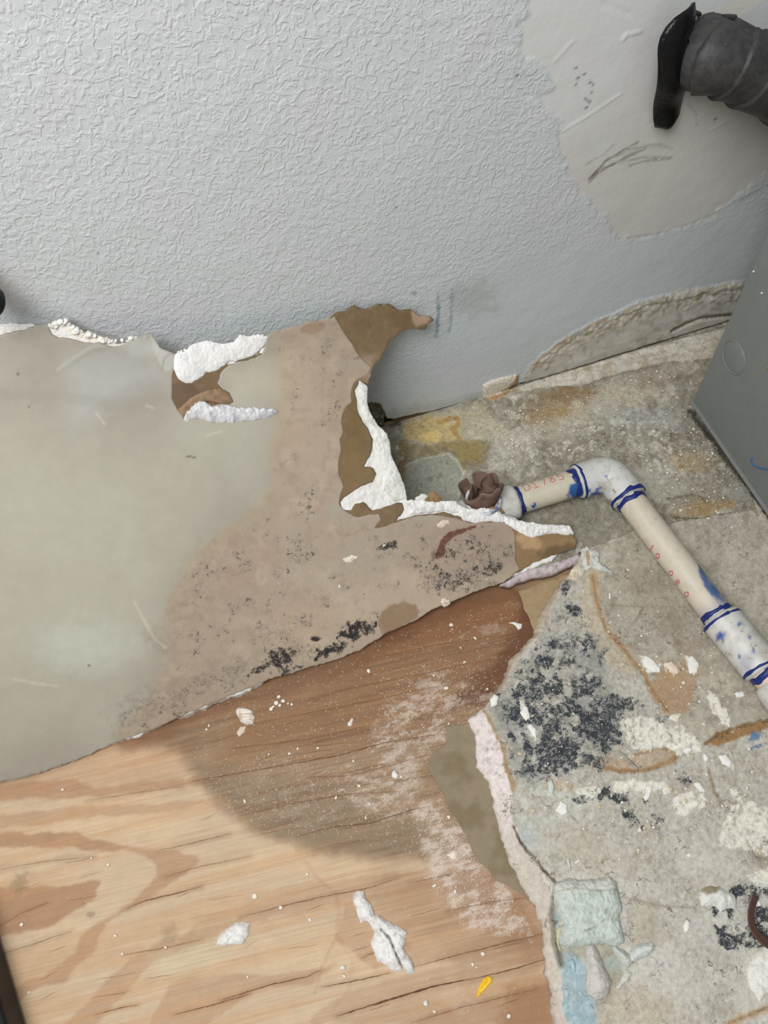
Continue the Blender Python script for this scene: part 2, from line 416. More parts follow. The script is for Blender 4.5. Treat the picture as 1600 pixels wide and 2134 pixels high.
me = mk_mesh('wall_surround', V, F, False); attrs(me, np.tile(lin((209, 212, 213)), (len(V), 1)), smooth=np.zeros(len(V)), mold=np.zeros(len(V)))
obj('outer_panel', me, MW, wall)
dk = plain('dark_cavity', (46, 42, 36), .95)
def box_me(name, lo, hi, bev=0, seg=2):
    bm = bmesh.new(); bmesh.ops.create_cube(bm, size=1)
    for v in bm.verts: v.co = Vector([(lo[i]+hi[i])/2+v.co[i]*(hi[i]-lo[i]) for i in range(3)])
    if bev: bmesh.ops.bevel(bm, geom=bm.edges[:], offset=bev, segments=seg, affect='EDGES', profile=.5)
    me = bpy.data.meshes.new(name); bm.to_mesh(me); bm.free(); return me
obj('gap_backing', box_me('gap_backing', (-1.2, .014, -.06), (1.3, .05, 1.5)), dk, wall)  # dark backing added behind the panel, so the gap below looks shaded
# ================================================================== the floor: plywood, and the grey screed strip along the wall
GR = math.atan2(*(fl1(800, 1752)-fl1(560, 1810))[[1, 0]])   # grain direction
GRM = -GR
def wood_z(x, y):
    px = pj(np.column_stack([x, y, 0*x+PLYZ]))
    z = 0*x
    for k, (pts, wd) in enumerate(CRACKS):
        z -= .0005*lmask(px, pts, wd*.4, 1.2, .8, 20, k)
    z += .00012*fbm(px[:, 0]/60, px[:, 1]/5, 7, 4)
    return z+PLYZ
CRACKS = [([(460, 2085), (560, 2053), (640, 2035), (668, 2022)], 1.3), ([(700, 2118), (800, 2087), (900, 2056), (985, 2040)], 2.2), ([(985, 2040), (1060, 2022), (1140, 1998)], 1.3), ([(670, 2057), (760, 2040), (815, 2027)], 1.2),
          ([(860, 2015), (960, 1989), (1060, 1963), (1136, 1945)], 1.0), ([(850, 1970), (780, 1985), (750, 1998)], .9), ([(500, 1912), (600, 1885), (690, 1865), (770, 1850), (830, 1830)], 1.0), ([(620, 1742), (700, 1722), (770, 1716), (862, 1686), (900, 1680)], 1.0), ([(400, 1628), (560, 1600), (700, 1575), (800, 1548), (920, 1528)], 1.2),
          ([(640, 1620), (730, 1616), (830, 1590), (900, 1570)], .7), ([(500, 1700), (620, 1672), (720, 1655), (820, 1650)], .6), ([(265, 1893), (300, 1878), (340, 1868), (420, 1848)], 1.3), ([(330, 1772), (400, 1757), (480, 1737)], .8), ([(0, 1990), (60, 1970), (150, 1940)], .6), ([(340, 1828), (420, 1805), (520, 1785)], .6),
          ([(260, 1990), (330, 1978), (420, 1958)], .7), ([(200, 2115), (250, 2100), (290, 2095)], .9), ([(360, 2115), (430, 2098), (520, 2072)], 1.1), ([(0, 1930), (40, 1905), (100, 1880)], .5), ([(380, 1638), (300, 1650), (180, 1668)], .5), ([(780, 1370), (900, 1345), (1060, 1322)], .6), ([(700, 1440), (850, 1410), (1030, 1372)], .6),
          ([(560, 1500), (700, 1475), (860, 1440), (1000, 1415)], .6), ([(480, 1560), (640, 1540), (760, 1515)], .6), ([(0, 1812), (90, 1795), (200, 1785)], .5), ([(850, 2134), (960, 2100), (1120, 2060)], .6), ([(930, 1900), (1020, 1880), (1100, 1870)], .6), ([(850, 1840), (940, 1822), (1010, 1806)], .6)]
def paint_wood(me, P, side):
    A = Paint(P, (196, 173, 145)); px = A.px
    A.f(.5*sm(-.2, .8, fbm(px[:, 0]/260, px[:, 1]/90, 21, 3)), (210, 182, 146))
    cr = (168, 131, 101)
    for k, (poly, al) in enumerate([([(-20, 1735), (165, 1735), (190, 1750), (270, 1765), (240, 1777), (150, 1765), (-20, 1767)], .9), ([(-20, 1700), (100, 1688), (200, 1680), (330, 1673), (420, 1666), (432, 1675), (330, 1697), (200, 1702), (100, 1717), (-20, 1730)], .55),
             ([(-20, 1642), (60, 1630), (150, 1622), (180, 1633), (200, 1643), (330, 1628), (430, 1618), (450, 1630), (340, 1647), (200, 1660), (-20, 1668)], .7), ([(-20, 1852), (120, 1848), (190, 1832), (208, 1838), (203, 1870), (150, 1900), (110, 1930), (60, 1942), (-20, 1962)], .95),
             ([(190, 1752), (250, 1760), (330, 1768), (400, 1780), (420, 1795), (370, 1832), (290, 1882), (222, 1925), (190, 1990), (150, 2022), (140, 2045), (80, 2055), (40, 2082), (30, 2060), (60, 2045), (110, 2020), (155, 1985), (170, 1950), (200, 1925), (270, 1885), (328, 1825), (330, 1800), (300, 1785)], .75),
             ([(350, 1992), (390, 1940), (440, 1905), (520, 1880), (640, 1850), (760, 1825), (900, 1810), (900, 1850), (700, 1885), (560, 1915), (480, 1935), (420, 1962)], .5), ([(190, 2085), (220, 2040), (280, 1995), (330, 1962), (440, 1930), (500, 1915), (430, 1965), (320, 2005), (280, 2045), (250, 2082), (180, 2150), (120, 2150)], .6),
             ([(350, 2055), (380, 2038), (500, 2028), (560, 2034), (660, 2018), (700, 2010), (650, 2050), (540, 2060), (480, 2100), (420, 2150), (300, 2150)], .55), ([(640, 2134), (700, 2080), (800, 2040), (960, 2010), (1120, 1980), (1140, 2134)], .4), ([(720, 1880), (900, 1840), (1140, 1800), (1150, 2010), (900, 2000), (780, 2020), (700, 1960)], .5), ([(840, 2150), (900, 2110), (1150, 2040), (1150, 2150)], .6)]):
        A.f(al*pmask(px, poly, 5, 5, 30, 40+k), cr)
    A.f(.35*sm(.1, .6, fbm(px[:, 0]/500, (px[:, 1]+.27*px[:, 0])/26, 33, 4)), (190, 145, 100))
    A.f(.35*pmask(px, [(-20, 1600), (300, 1500), (420, 1560), (380, 1630), (-20, 1670)], 20, 10), (176, 128, 92))
    wet = pmask(px, [(250, 1530), (300, 1556), (385, 1570), (402, 1610), (440, 1655), (480, 1700), (545, 1740), (640, 1768), (760, 1792), (850, 1790), (1150, 1800), (1300, 1400), (1300, 1100), (700, 1200)], 22, 9, 30, 3)
    A.f(.82*wet, (136, 112, 86))
    A.f(.6*wet*pmask(px, [(480, 1480), (640, 1420), (800, 1340), (1080, 1210), (1160, 1340), (1060, 1440), (900, 1540), (640, 1560), (460, 1600)], 40, 12, 40, 5), (128, 88, 56))
    A.f(.6*wet*pmask(px, [(380, 1570), (450, 1600), (700, 1640), (900, 1720), (1000, 1800), (700, 1780), (540, 1740), (440, 1655)], 25, 12, 30, 6), (126, 112, 92))
    A.f(.45*wet*sm(-.1, .7, fbm((px[:, 0]-.25*px[:, 1])/160, (px[:, 1]+.25*px[:, 0])/8, 66, 4, .6)), (100, 72, 50)); A.f(.35*wet*sm(.0, .7, fbm((px[:, 0]-.25*px[:, 1])/120, (px[:, 1]+.25*px[:, 0])/6, 67, 4, .6)), (168, 132, 92))
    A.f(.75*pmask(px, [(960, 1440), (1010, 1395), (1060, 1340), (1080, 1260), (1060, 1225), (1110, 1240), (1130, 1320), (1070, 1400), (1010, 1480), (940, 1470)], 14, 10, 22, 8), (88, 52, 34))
    A.f(.4*pmask(px, [(700, 1340), (900, 1270), (1060, 1240), (1090, 1300), (900, 1340), (740, 1390)], 12, 9, 22, 9), (128, 74, 36))
    A.f(.4*emask(px, 825, 1330, 40, 14, -15), (90, 60, 44))
    A.f(.6*lmask(px, [(270, 1540), (360, 1500), (480, 1452), (600, 1415), (700, 1385), (800, 1335), (900, 1285), (1050, 1230)], 14, 26, 6, 30), (112, 72, 44))
    A.f(.6*pmask(px, [(900, 1800), (1000, 1760), (1100, 1880), (1150, 1990), (1100, 2000), (960, 1900)], 25, 12, 30, 12), (140, 104, 78)); A.f(.4*pmask(px, [(780, 1800), (1100, 1850), (1150, 2040), (980, 2020), (820, 1930)], 40, 14, 30, 12)*sm(-.5, .5, fbm(px[:, 0]/200, (px[:, 1]+.25*px[:, 0])/9, 63, 4)), (150, 110, 78)); A.f(.55*pmask(px, [(1060, 2060), (1160, 2040), (1170, 2150), (1040, 2150)], 20, 10), (142, 96, 62))
    A.f(.4*lmask(px, [(636, 1795), (660, 1830), (700, 1860), (707, 1900), (698, 1960), (672, 2010), (655, 2070)], 1, 5, 4, 18)*.5, (150, 105, 66))
    A.f(.12*lmask(px, [(700, 1950), (735, 2000), (730, 2060), (690, 2110)], 1.5, 5, 3, 18), (150, 105, 66))
    A.f(.5*emask(px, 352, 1948, 16, 20, 20, .6, .4, 10), (140, 120, 90)); A.f(.5*emask(px, 40, 1840, 14, 22, 30, .6, .5, 10), (120, 105, 80)); A.f(.5*emask(px, 190, 1906, 9, 6), (110, 100, 80))
    A.f(.35*pmask(px, [(300, 1985), (480, 1930), (460, 2000), (330, 2050)], 30, 10, 30, 3), (196, 190, 158))
    for k, (pts, wd) in enumerate(CRACKS): A.f(.25*lmask(px, pts, wd*.30, 1.0, .7, 30, k)*(.35+.65*sm(-.3, .3, A.n(26, 90+k))), (92, 62, 44)); A.f(.2*lmask(px, pts, 3, 9, 2), (140, 96, 62))
    cont = sm(-.35, .5, fbm(px[:, 0]/26, (px[:, 1]+.25*px[:, 0])/12, 61, 5, .7)+.35*fbm(px[:, 0]/60, px[:, 1]/40, 62, 3))
    D = .30*wet+.12
    D = np.maximum(D, (.55+.4*cont)*pmask(px, [(800, 1440), (900, 1380), (1000, 1400), (1050, 1450), (960, 1540), (900, 1600), (880, 1700), (800, 1720), (640, 1640), (740, 1560)], 40, 22, 40, 7))
    D = np.maximum(D, (.36+.3*cont)*pmask(px, [(450, 1640), (560, 1560), (760, 1600), (860, 1700), (640, 1740), (500, 1700)], 40, 20, 40, 8))
    D = np.maximum(D, (.62+.45*cont)*pmask(px, [(850, 1680), (920, 1650), (1010, 1790), (1080, 1880), (1110, 1960), (960, 1940), (880, 1820)], 24, 16, 30, 9))
    D = np.maximum(D, .8*pmask(px, [(870, 1760), (940, 1740), (1000, 1800), (900, 1800)], 16, 10)); D = np.maximum(D, .7*pmask(px, [(900, 2070), (960, 2040), (1010, 2100), (960, 2134)], 16, 10))
    D = np.maximum(D, .62*lmask(px, [(190, 1776), (260, 1757), (400, 1730)], 1, 4, 2)); D = np.maximum(D, .6*emask(px, 430, 2045, 46, 10, -14)); D = np.maximum(D, .75*pmask(px, [(930, 1320), (1030, 1280), (1090, 1330), (1000, 1400)], 22, 12)*(.4+cont*.6))
    A.du(D)
    A.put(me, gr=np.ones(len(P)))
floor = empty('floor', (0, -.5, PLYZ), kind='structure')
MWOOD = grime('plywood_grain', .62, .08, 60, dust_c=(214, 200, 188), dust_s=900, b1=.0004, grain=GRM, haze=.32)
me = hf('plywood_panel', [(-.44, -.80), (.36, -.80), (.36, -.19), (-.44, -.19)], .0013, .0009, wood_z, .012, paint=paint_wood)
obj('plywood_panel', me, MWOOD, floor)
V = []; F = []; rk = random.Random(12)
more = [([(x, y), (x+rk.uniform(30, 90), y-rk.uniform(8, 22))], rk.uniform(.35, .6)) for x, y in [(rk.uniform(20, 1050), rk.uniform(1700, 2120)) for _ in range(30)]]+[([(x, y), (x+rk.uniform(40, 120), y-rk.uniform(8, 24))], rk.uniform(.4, .7)) for x, y in [(rk.uniform(520, 880), rk.uniform(1500, 1680)) for _ in range(20)]]
for pts, wd in CRACKS+more:
    P_ = []
    for a, b in zip(pts[:-1], pts[1:]):
        n_ = max(3, int(np.hypot(b[0]-a[0], b[1]-a[1])/5)); P_ += [(a[0]+(b[0]-a[0])*t, a[1]+(b[1]-a[1])*t) for t in np.linspace(0, 1, n_, endpoint=False)]
    P_.append(pts[-1]); P_ = np.array(P_); P_[:, 1] += 0.8*fbm(P_[:, 0]/14, P_[:, 1]*0, 5, 3); Q = fl(P_, PLYZ+.00035); b0 = len(V); n_ = len(Q)
    for i, q in enumerate(Q):
        t = i/(n_-1); w_ = .00026*wd**1.3*(math.sin(math.pi*min(1, max(0, t)))**.6)*rk.uniform(.45, 1.2)+.00002; V += [(q[0], q[1]+w_, q[2]), (q[0], q[1]-w_, q[2])]
    F += [(b0+2*i+1, b0+2*i+3, b0+2*i+2, b0+2*i) for i in range(n_-1)]
ck_ = obj('grain_cracks', mk_mesh('grain_cracks', V, F, False), plain('crack_dark', (96, 66, 46), .9, .3), floor); ck_['kind'] = 'stuff'
V = []; F = []
for x0, x1, y0, y1 in [(-1.2, -.44, -1.6, .02), (-.44, .36, -.19, .02), (-.44, .36, -1.6, -.80), (.36, 1.3, -1.6, .02)]:
    b = len(V); V += [(x0, y0, PLYZ), (x1, y0, PLYZ), (x1, y1, PLYZ), (x0, y1, PLYZ)]; F.append((b, b+1, b+2, b+3))
me = mk_mesh('outer_plywood', V, F, False); n4 = len(V)
attrs(me, np.tile(lin((206, 168, 124)), (n4, 1)), mold=np.zeros(n4), dust=np.zeros(n4)+.1, gr=np.ones(n4)); obj('outer_plywood', me, MWOOD, floor)
# ---- grey screed strip
def grey(A, px, P):
    A.f(.7*sm(-.3, .6, A.n(60, 2)), (164, 159, 144)); A.f(.55*sm(.0, .6, A.n(34, 5)), (136, 126, 106)); A.f(.6*sm(.15, .7, A.n(18, 8)), (205, 200, 186))
    A.f(.45*sm(.1, .5, A.n(9, 18)), (112, 102, 86)); A.f(.6*sm(.2, .5, A.n(11, 28))*sm(-.2, .4, A.n(60, 29)), (222, 217, 202)); A.f(.4*sm(.1, .4, A.n(26, 19, 5, .7)), (128, 116, 96))
def paint_screed(me, P, side):
    A = Paint(P, (154, 149, 134)); px = A.px; grey(A, px, P)
    A.f(.75*emask(px, 1180, 835, 90, 26, -12, .4, .4, 20, 3), (150, 122, 84)); A.f(.6*emask(px, 1150, 870, 60, 18, -12, .4, .5, 14, 5), (176, 148, 104))
    A.f(.6*emask(px, 1290, 830, 110, 30, -16, .5, .5, 20, 6), (206, 198, 176)); A.f(.5*emask(px, 1120, 905, 120, 22, -12, .5, .5, 20, 7), (196, 190, 172))
    A.f(.5*emask(px, 1370, 780, 90, 22, -12, .5, .5, 20, 9), (150, 134, 116)); A.f(.45*emask(px, 1330, 870, 90, 24, 10, .5, .5, 20, 9), (178, 180, 174))
    A.f(.6*pmask(px, [(840, 870), (1000, 845), (1060, 900), (980, 930), (850, 925)], 12, 9, 16, 3), (196, 186, 154))
    A.f(.6*pmask(px, [(845, 880), (890, 868), (935, 872), (958, 890), (950, 915), (880, 925), (840, 910)], 5, 8, 12, 4), (204, 176, 108)); A.f(.8*pmask(px, [(870, 905), (905, 893), (920, 905), (918, 922), (880, 918)], 3, 5, 8, 7), (226, 196, 130))
    A.f(.8*lmask(px, [(915, 880), (950, 870), (958, 880), (945, 895), (955, 912)], 3, 3, 3, 8), (178, 136, 74))
    A.f(.7*pmask(px, [(830, 920), (870, 930), (960, 918), (1010, 918), (1030, 925), (1015, 950), (1010, 965), (950, 980), (900, 960), (830, 955)], 4, 6, 14, 9), (142, 124, 78))
    A.f(.6*pmask(px, [(930, 925), (990, 915), (1008, 928), (1005, 955), (960, 960)], 4, 6, 12, 2), (158, 138, 84))
    pn = pmask(px, [(835, 975), (880, 955), (935, 945), (955, 962), (965, 985), (955, 1040), (940, 1062), (835, 1062)], 4, 3, 14, 5)
    A.f(.85*pn, (160, 162, 148)); A.f(.5*(4*pn*(1-pn)), (205, 205, 192)); A.f(.5*emask(px, 896, 998, 6, 5), (110, 108, 84))
    A.f(.7*pmask(px, [(825, 965), (850, 950), (835, 1050), (815, 1040)], 4, 4), (130, 104, 60))
    A.f(.55*pmask(px, [(1060, 1085), (1230, 1040), (1330, 1060), (1345, 1095), (1220, 1145), (1180, 1110)], 14, 8, 20, 13), (142, 138, 122))
    A.f(.4*pmask(px, [(1430, 880), (1620, 1080), (1560, 1080), (1400, 900)], 16, 10, 16, 3), (100, 94, 82))
    for x, y, rx, ry, c in [(1440, 965, 40, 22, (170, 140, 98)), (1470, 1060, 50, 14, (176, 140, 84)), (1510, 1110, 16, 28, (186, 146, 70)), (1440, 1060, 60, 20, (150, 128, 96)), (1350, 1010, 60, 40, (190, 186, 172)), (1560, 1020, 40, 26, (160, 158, 150))]:
        A.f(.6*emask(px, x, y, rx, ry, -10, .4, .6, 12, x), c)
    A.f(.7*lmask(px, [(1400, 1078), (1440, 1082), (1490, 1078), (1560, 1068)], 1.2, 2, 2), (74, 60, 40)); A.f(.6*lmask(px, [(1390, 1040), (1450, 1030), (1480, 1050)], .8, 2, 2), (96, 84, 64))
    A.f(.9*lmask(px, [(1437, 858), (1520, 965), (1600, 1065), (1660, 1140)], 3, 8, 3), (48, 44, 38))  # shade in the gap under the cabinet, painted as a dark line
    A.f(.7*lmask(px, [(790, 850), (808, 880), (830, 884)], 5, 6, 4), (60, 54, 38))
    A.mo(np.maximum(.55*emask(px, 1340, 870, 90, 26, 12, .6, .5, 20, 5), .5*emask(px, 1210, 1070, 60, 20, 0, .6, .5, 20, 5))); A.mo(.45*pmask(px, [(1380, 860), (1450, 870), (1620, 1080), (1500, 1120), (1380, 960)], 30, 10)); A.mo(.42*pmask(px, [(780, 840), (1000, 860), (1100, 990), (820, 1000)], 30, 10))
    D = .5+.12*A.n(40, 44)
    for x, y, rx, ry, v in [(1040, 880, 80, 30, .72), (1060, 940, 60, 60, .78), (1290, 800, 90, 22, .8), (1400, 770, 70, 18, .78), (1030, 1000, 40, 40, .72), (1260, 930, 160, 30, .6), (1480, 1180, 70, 70, .6), (1460, 1000, 100, 60, .62)]:
        D = np.maximum(D, v*emask(px, x, y, rx, ry, -12, .5, .5, 30, x))
    D = D*(1-.8*pn)
    A.du(D); A.put(me)
def screed_z(x, y):
    px = pj(np.column_stack([x, y, 0*x]))
    z = .0009*fbm(px[:, 0]/40, px[:, 1]/30, 3, 4)+.0008*fbm(px[:, 0]/9, px[:, 1]/9, 4, 4, .6)
    pn = pmask(px, [(835, 975), (880, 955), (935, 945), (955, 962), (965, 985), (955, 1040), (940, 1062), (835, 1062)], 6, 3, 14, 5)
    z = z*(1-.85*pn)-.0025*pn
    z += .002*pmask(px, [(870, 905), (905, 893), (925, 900), (918, 922), (880, 918)], 4, 5, 8, 7)
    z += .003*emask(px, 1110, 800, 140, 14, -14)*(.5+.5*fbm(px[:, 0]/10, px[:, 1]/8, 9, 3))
    z -= .0015*sm(.03, .0, np.abs(y-(-.254+.0)))*0
    return z-.0022
MG = grime('grimy_screed', rough=.9, var=.28, vs=240, cracks=55, haze=.25, mold_c=(60, 56, 50), mold_s=520, dust_c=(228, 223, 208), dust_s=420, b1=.0011, b1s=420, b2=.0012, b2s=130)
stepline = jagged([tuple(fl1(*p)[:2]) for p in [(1090, 1200), (1215, 1146), (1280, 1120), (1340, 1097), (1420, 1085), (1520, 1068), (1660, 1050)]], .0008, .005, 4, False)
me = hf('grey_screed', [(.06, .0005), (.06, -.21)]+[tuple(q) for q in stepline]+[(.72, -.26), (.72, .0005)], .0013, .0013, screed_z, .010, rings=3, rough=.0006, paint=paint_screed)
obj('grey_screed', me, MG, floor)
# ---- broken plaster cove along the wall foot
cb = [(1004, 800), (1020, 792), (1112, 771), (1225, 745), (1300, 728), (1400, 704), (1500, 680), (1600, 655)]; cf = [(1600, 715), (1500, 742), (1400, 754), (1337, 766), (1280, 780), (1225, 797), (1150, 806), (1090, 815), (1060, 826), (1030, 832), (1007, 836)]
cpoly = np.array([tuple(fl1(*p, .006)[:2]) for p in cb]+[tuple(q) for q in jagged([tuple(fl1(*p, 0)[:2]) for p in cf], .0012, .005, 9, False)])
cpoly[:, 1] = np.minimum(cpoly[:, 1], -.0035)
def cove_z(x, y):
    d, _ = sdf(np.column_stack([x, y]), cpoly); px = pj(np.column_stack([x, y, 0*x]))
    t = np.clip(-y/.045, 0, 1)
    return np.maximum(.0008, .0085*sm(0, .007, d)*(1-.55*t)+.0012*fbm(px[:, 0]/22, px[:, 1]/8, 4, 4)*sm(0, .004, d))
def paint_cove(me, P, side):
    A = Paint(P, (206, 201, 186)); px = A.px
    A.f(.5*sm(.0, .6, fbm(px[:, 0]/60, (px[:, 1]+.27*px[:, 0])/7, 3, 4)), (162, 154, 138)); A.f(.5*sm(.1, .6, A.n(16, 3)), (222, 216, 202))
    A.f(.5*sm(.2, .6, A.n(24, 13)), (164, 146, 112))
    a = pmask(px, [(1000, 795), (1080, 775), (1076, 805), (1020, 845), (1000, 840)], 3, 3); A.f(.9*a, (226, 216, 196))
    A.f(.8*lmask(px, [(1006, 836), (1050, 822), (1075, 800), (1078, 790)], 2.5, 4, 2), (170, 128, 62))
    A.mo(.5*sm(.1, .7, A.n(30, 8))); A.du(.5+0*A.mold); A.put(me)
me = hf('baseboard_back', cpoly, .0012, .0012, cove_z, .003, paint=paint_cove, rough=.0003)
cv = obj('baseboard_back', me, MG); tag(cv, kind='structure'); centre(cv)

# smooth cream piece at the left end of the cove, half up the wall
cpz = jagged([tuple(wl1(*p)[[0, 2]]) for p in [(1005, 802), (1022, 792), (1050, 785), (1079, 778), (1077, 796), (1060, 808), (1040, 820), (1020, 829), (1006, 834)]], .0005, .003, 5)
def cz_(x, z):
    d, _ = sdf(np.column_stack([x, z]), cpz); return .0022+.0028*(1-np.exp(-np.maximum(d, 0)/.003))
def cpaint(me, P, side):
    A = Paint(P, (220, 212, 194)); A.f(.85*lmask(A.px, [(1010, 836), (1040, 824), (1062, 809), (1076, 795), (1078, 780)], 1.5, 4, 2), (166, 130, 72)); A.mo(.3+0*A.mold); A.put(me)
cpo = obj('trim_1', hf('trim_1', cpz, .0010, .0010, cz_, .004, paint=cpaint, upright=True), MG); tag(cpo, kind='structure'); centre(cpo)

# crumbled plaster in the broken wall corner
kp = jagged([tuple(wl1(*p)[[0, 2]]) for p in [(755, 838), (775, 835), (793, 838), (805, 850), (808, 872), (800, 892), (785, 900), (765, 880)]], .0010, .003, 6)
def kz_(x, z):
    d, _ = sdf(np.column_stack([x, z]), kp); return -.006+.0035*(1-np.exp(-np.maximum(d, 0)/.003))+.0022*fbm(x/.004, z/.004, 7, 4)
def kpaint(me, P, side):
    A = Paint(P, (128, 124, 104)); A.f(.7*sm(-.1, .5, A.n(9, 3)), (92, 84, 58)); A.f(.6*sm(.1, .5, A.n(7, 13)), (176, 172, 158)); A.mo(.6+0*A.mold); A.put(me)
kpo = obj('crumbled_corner', hf('crumbled_corner', kp, .0008, .0008, kz_, .004, paint=kpaint, upright=True), MG, wall)
# ================================================================== mouldy board (lower right)
OUT = [(1212, 1150), (1178, 1203), (1150, 1240), (1125, 1290), (1112, 1322), (1095, 1342), (1063, 1378), (1052, 1412), (1032, 1443), (1008, 1472), (975, 1500), (988, 1530), (988, 1570), (992, 1600), (1015, 1625), (1026, 1660), (1033, 1700), (1043, 1745), (1060, 1792), (1085, 1842), (1108, 1882), (1128, 1920), (1134, 1970), (1138, 2030), (1146, 2080), (1153, 2134), (1165, 2230)]
INN = [(1216, 1143), (1202, 1180), (1178, 1215), (1152, 1260), (1132, 1300), (1118, 1330), (1100, 1348), (1072, 1382), (1062, 1415), (1042, 1448), (1003, 1478), (1030, 1530), (1046, 1570), (1052, 1600), (1068, 1640), (1064, 1690), (1078, 1730), (1085, 1760), (1115, 1800), (1150, 1838), (1156, 1880), (1160, 1950), (1166, 2010), (1180, 2134), (1192, 2230)]
o_ = jagged([tuple(fl1(*p, -.010)[:2]) for p in OUT], .0013, .003, 14, False); i_ = jagged([tuple(fl1(*p, .001)[:2]) for p in INN], .0012, .0028, 15, False)
far = [(.25, -.80), (.5105, -.80), (.5105, -.2565)]
back_ = [tuple(q+np.array([0, -.001])) for q in stepline[::-1] if .296 < q[0] < .5105]
OP = np.array([tuple(q) for q in o_]+far+back_); IP = np.array([tuple(q) for q in i_]+far+back_)
WHITE = [[(1405, 1655), (1430, 1645), (1470, 1650), (1465, 1680), (1440, 1690), (1420, 1702), (1402, 1690)], [(1500, 1730), (1530, 1680), (1560, 1668), (1590, 1680), (1620, 1700), (1620, 1790), (1590, 1780), (1550, 1768), (1510, 1765), (1498, 1748)],
         [(1290, 1500), (1335, 1490), (1370, 1505), (1390, 1520), (1410, 1510), (1440, 1525), (1465, 1548), (1460, 1560), (1400, 1560), (1320, 1560), (1300, 1545)], [(1478, 1440), (1490, 1445), (1510, 1480), (1530, 1518), (1515, 1520), (1490, 1490), (1475, 1455)],
         [(1340, 1370), (1355, 1368), (1375, 1385), (1370, 1400), (1350, 1400), (1338, 1385)], [(1388, 1382), (1405, 1380), (1418, 1400), (1405, 1408), (1390, 1398)], [(1430, 1370), (1455, 1378), (1450, 1405), (1435, 1400)], [(1400, 1480), (1420, 1488), (1410, 1500), (1395, 1495)],
         [(1395, 1560), (1410, 1552), (1468, 1548), (1465, 1560), (1420, 1575)], [(1490, 1570), (1515, 1580), (1525, 1600), (1505, 1595)], [(1560, 2000), (1600, 1970), (1640, 1960), (1640, 2080), (1590, 2060), (1555, 2040)], [(1080, 1455), (1095, 1470), (1105, 1500), (1092, 1495)], [(1095, 1510), (1115, 1520), (1118, 1545), (1105, 1530)],
         [(1270, 1636), (1300, 1622), (1330, 1628), (1360, 1622), (1390, 1636), (1400, 1650), (1280, 1650)], [(1205, 1640), (1230, 1632), (1250, 1640), (1262, 1660), (1235, 1668), (1210, 1662)], [(1520, 1640), (1530, 1640), (1545, 1670), (1535, 1665)], [(1560, 1820), (1620, 1800), (1620, 1850), (1590, 1860)]]
def board_relief(px):
    z = 0*px[:, 0]
    for k, w_ in enumerate(WHITE): z += .0006*pmask(px, w_, 2, 8, 14, k)
    for pts, d in BCR: z -= d*lmask(px, pts, 1.2, 2.5, 1.5, 8)
    z += .0012*lmask(px, [(1275, 1560), (1330, 1578), (1400, 1580), (1415, 1570)], 5, 9)
    z += .004*emask(px, 1500, 1800, 70, 50, 20, .8, .3, 40)+.0015*emask(px, 1330, 1920, 40, 70, 0, .8)
    return z
BCR = [([(1235, 1200), (1243, 1250), (1262, 1310), (1310, 1365), (1342, 1405), (1360, 1440), (1390, 1480)], .0006), ([(1470, 1548), (1500, 1530), (1550, 1512), (1600, 1500), (1660, 1490)], .003), ([(1070, 1722), (1078, 1745), (1100, 1775), (1118, 1790), (1130, 1812), (1160, 1840)], .0035), ([(1160, 1850), (1150, 1900), (1158, 1960), (1170, 2010)], .003),
       ([(1600, 1790), (1575, 1785), (1555, 1750)], .001), ([(1475, 1600), (1490, 1650), (1515, 1690)], .0006), ([(1300, 1870), (1380, 1888), (1450, 1892)], .0006), ([(1190, 1700), (1205, 1715)], .0006), ([(1270, 1260), (1340, 1265), (1320, 1300)], .0004), ([(1520, 2134), (1560, 2115), (1620, 2095)], .003)]
def board_z(x, y):
    P2 = np.column_stack([x, y]); px = pj(np.column_stack([x, y, 0*x]))
    z = .0005*fbm(px[:, 0]/50, px[:, 1]/40, 31, 3)+.0006*fbm(px[:, 0]/10, px[:, 1]/10, 32, 4, .6)+board_relief(px)
    m = (px[:, 0] < 1240); d1 = np.full(len(x), 1.); d2 = np.full(len(x), 1.)
    if m.any():
        a, _ = sdf(P2[m], IP[(IP[:, 0] < .33)]); q, _ = sdf(P2[m], OP[(OP[:, 0] < .33)])
        # distance outside the inner outline
        d1[m] = a; d2[m] = q
    out = (d1 < 0)
    t = np.where(out, np.maximum(d2, 0)/(np.maximum(d2, 0)+np.abs(d1)+1e-9), 1)
    rg = .0016*fbm(px[:, 0]/9, px[:, 1]/14, 41, 4, .6)
    z = np.where(out, -.0095+.0095*t**.6+rg*sm(0, .25, t)*sm(1, .8, t), z)
    return z
def is_edge(P):
    P2 = P[:, :2]; m = pj(P)[:, 0] < 1240; r = np.zeros(len(P))
    a, _ = sdf(P2[m], IP[(IP[:, 0] < .33)]); r[m] = sm(.0006, -.0006, a); return r
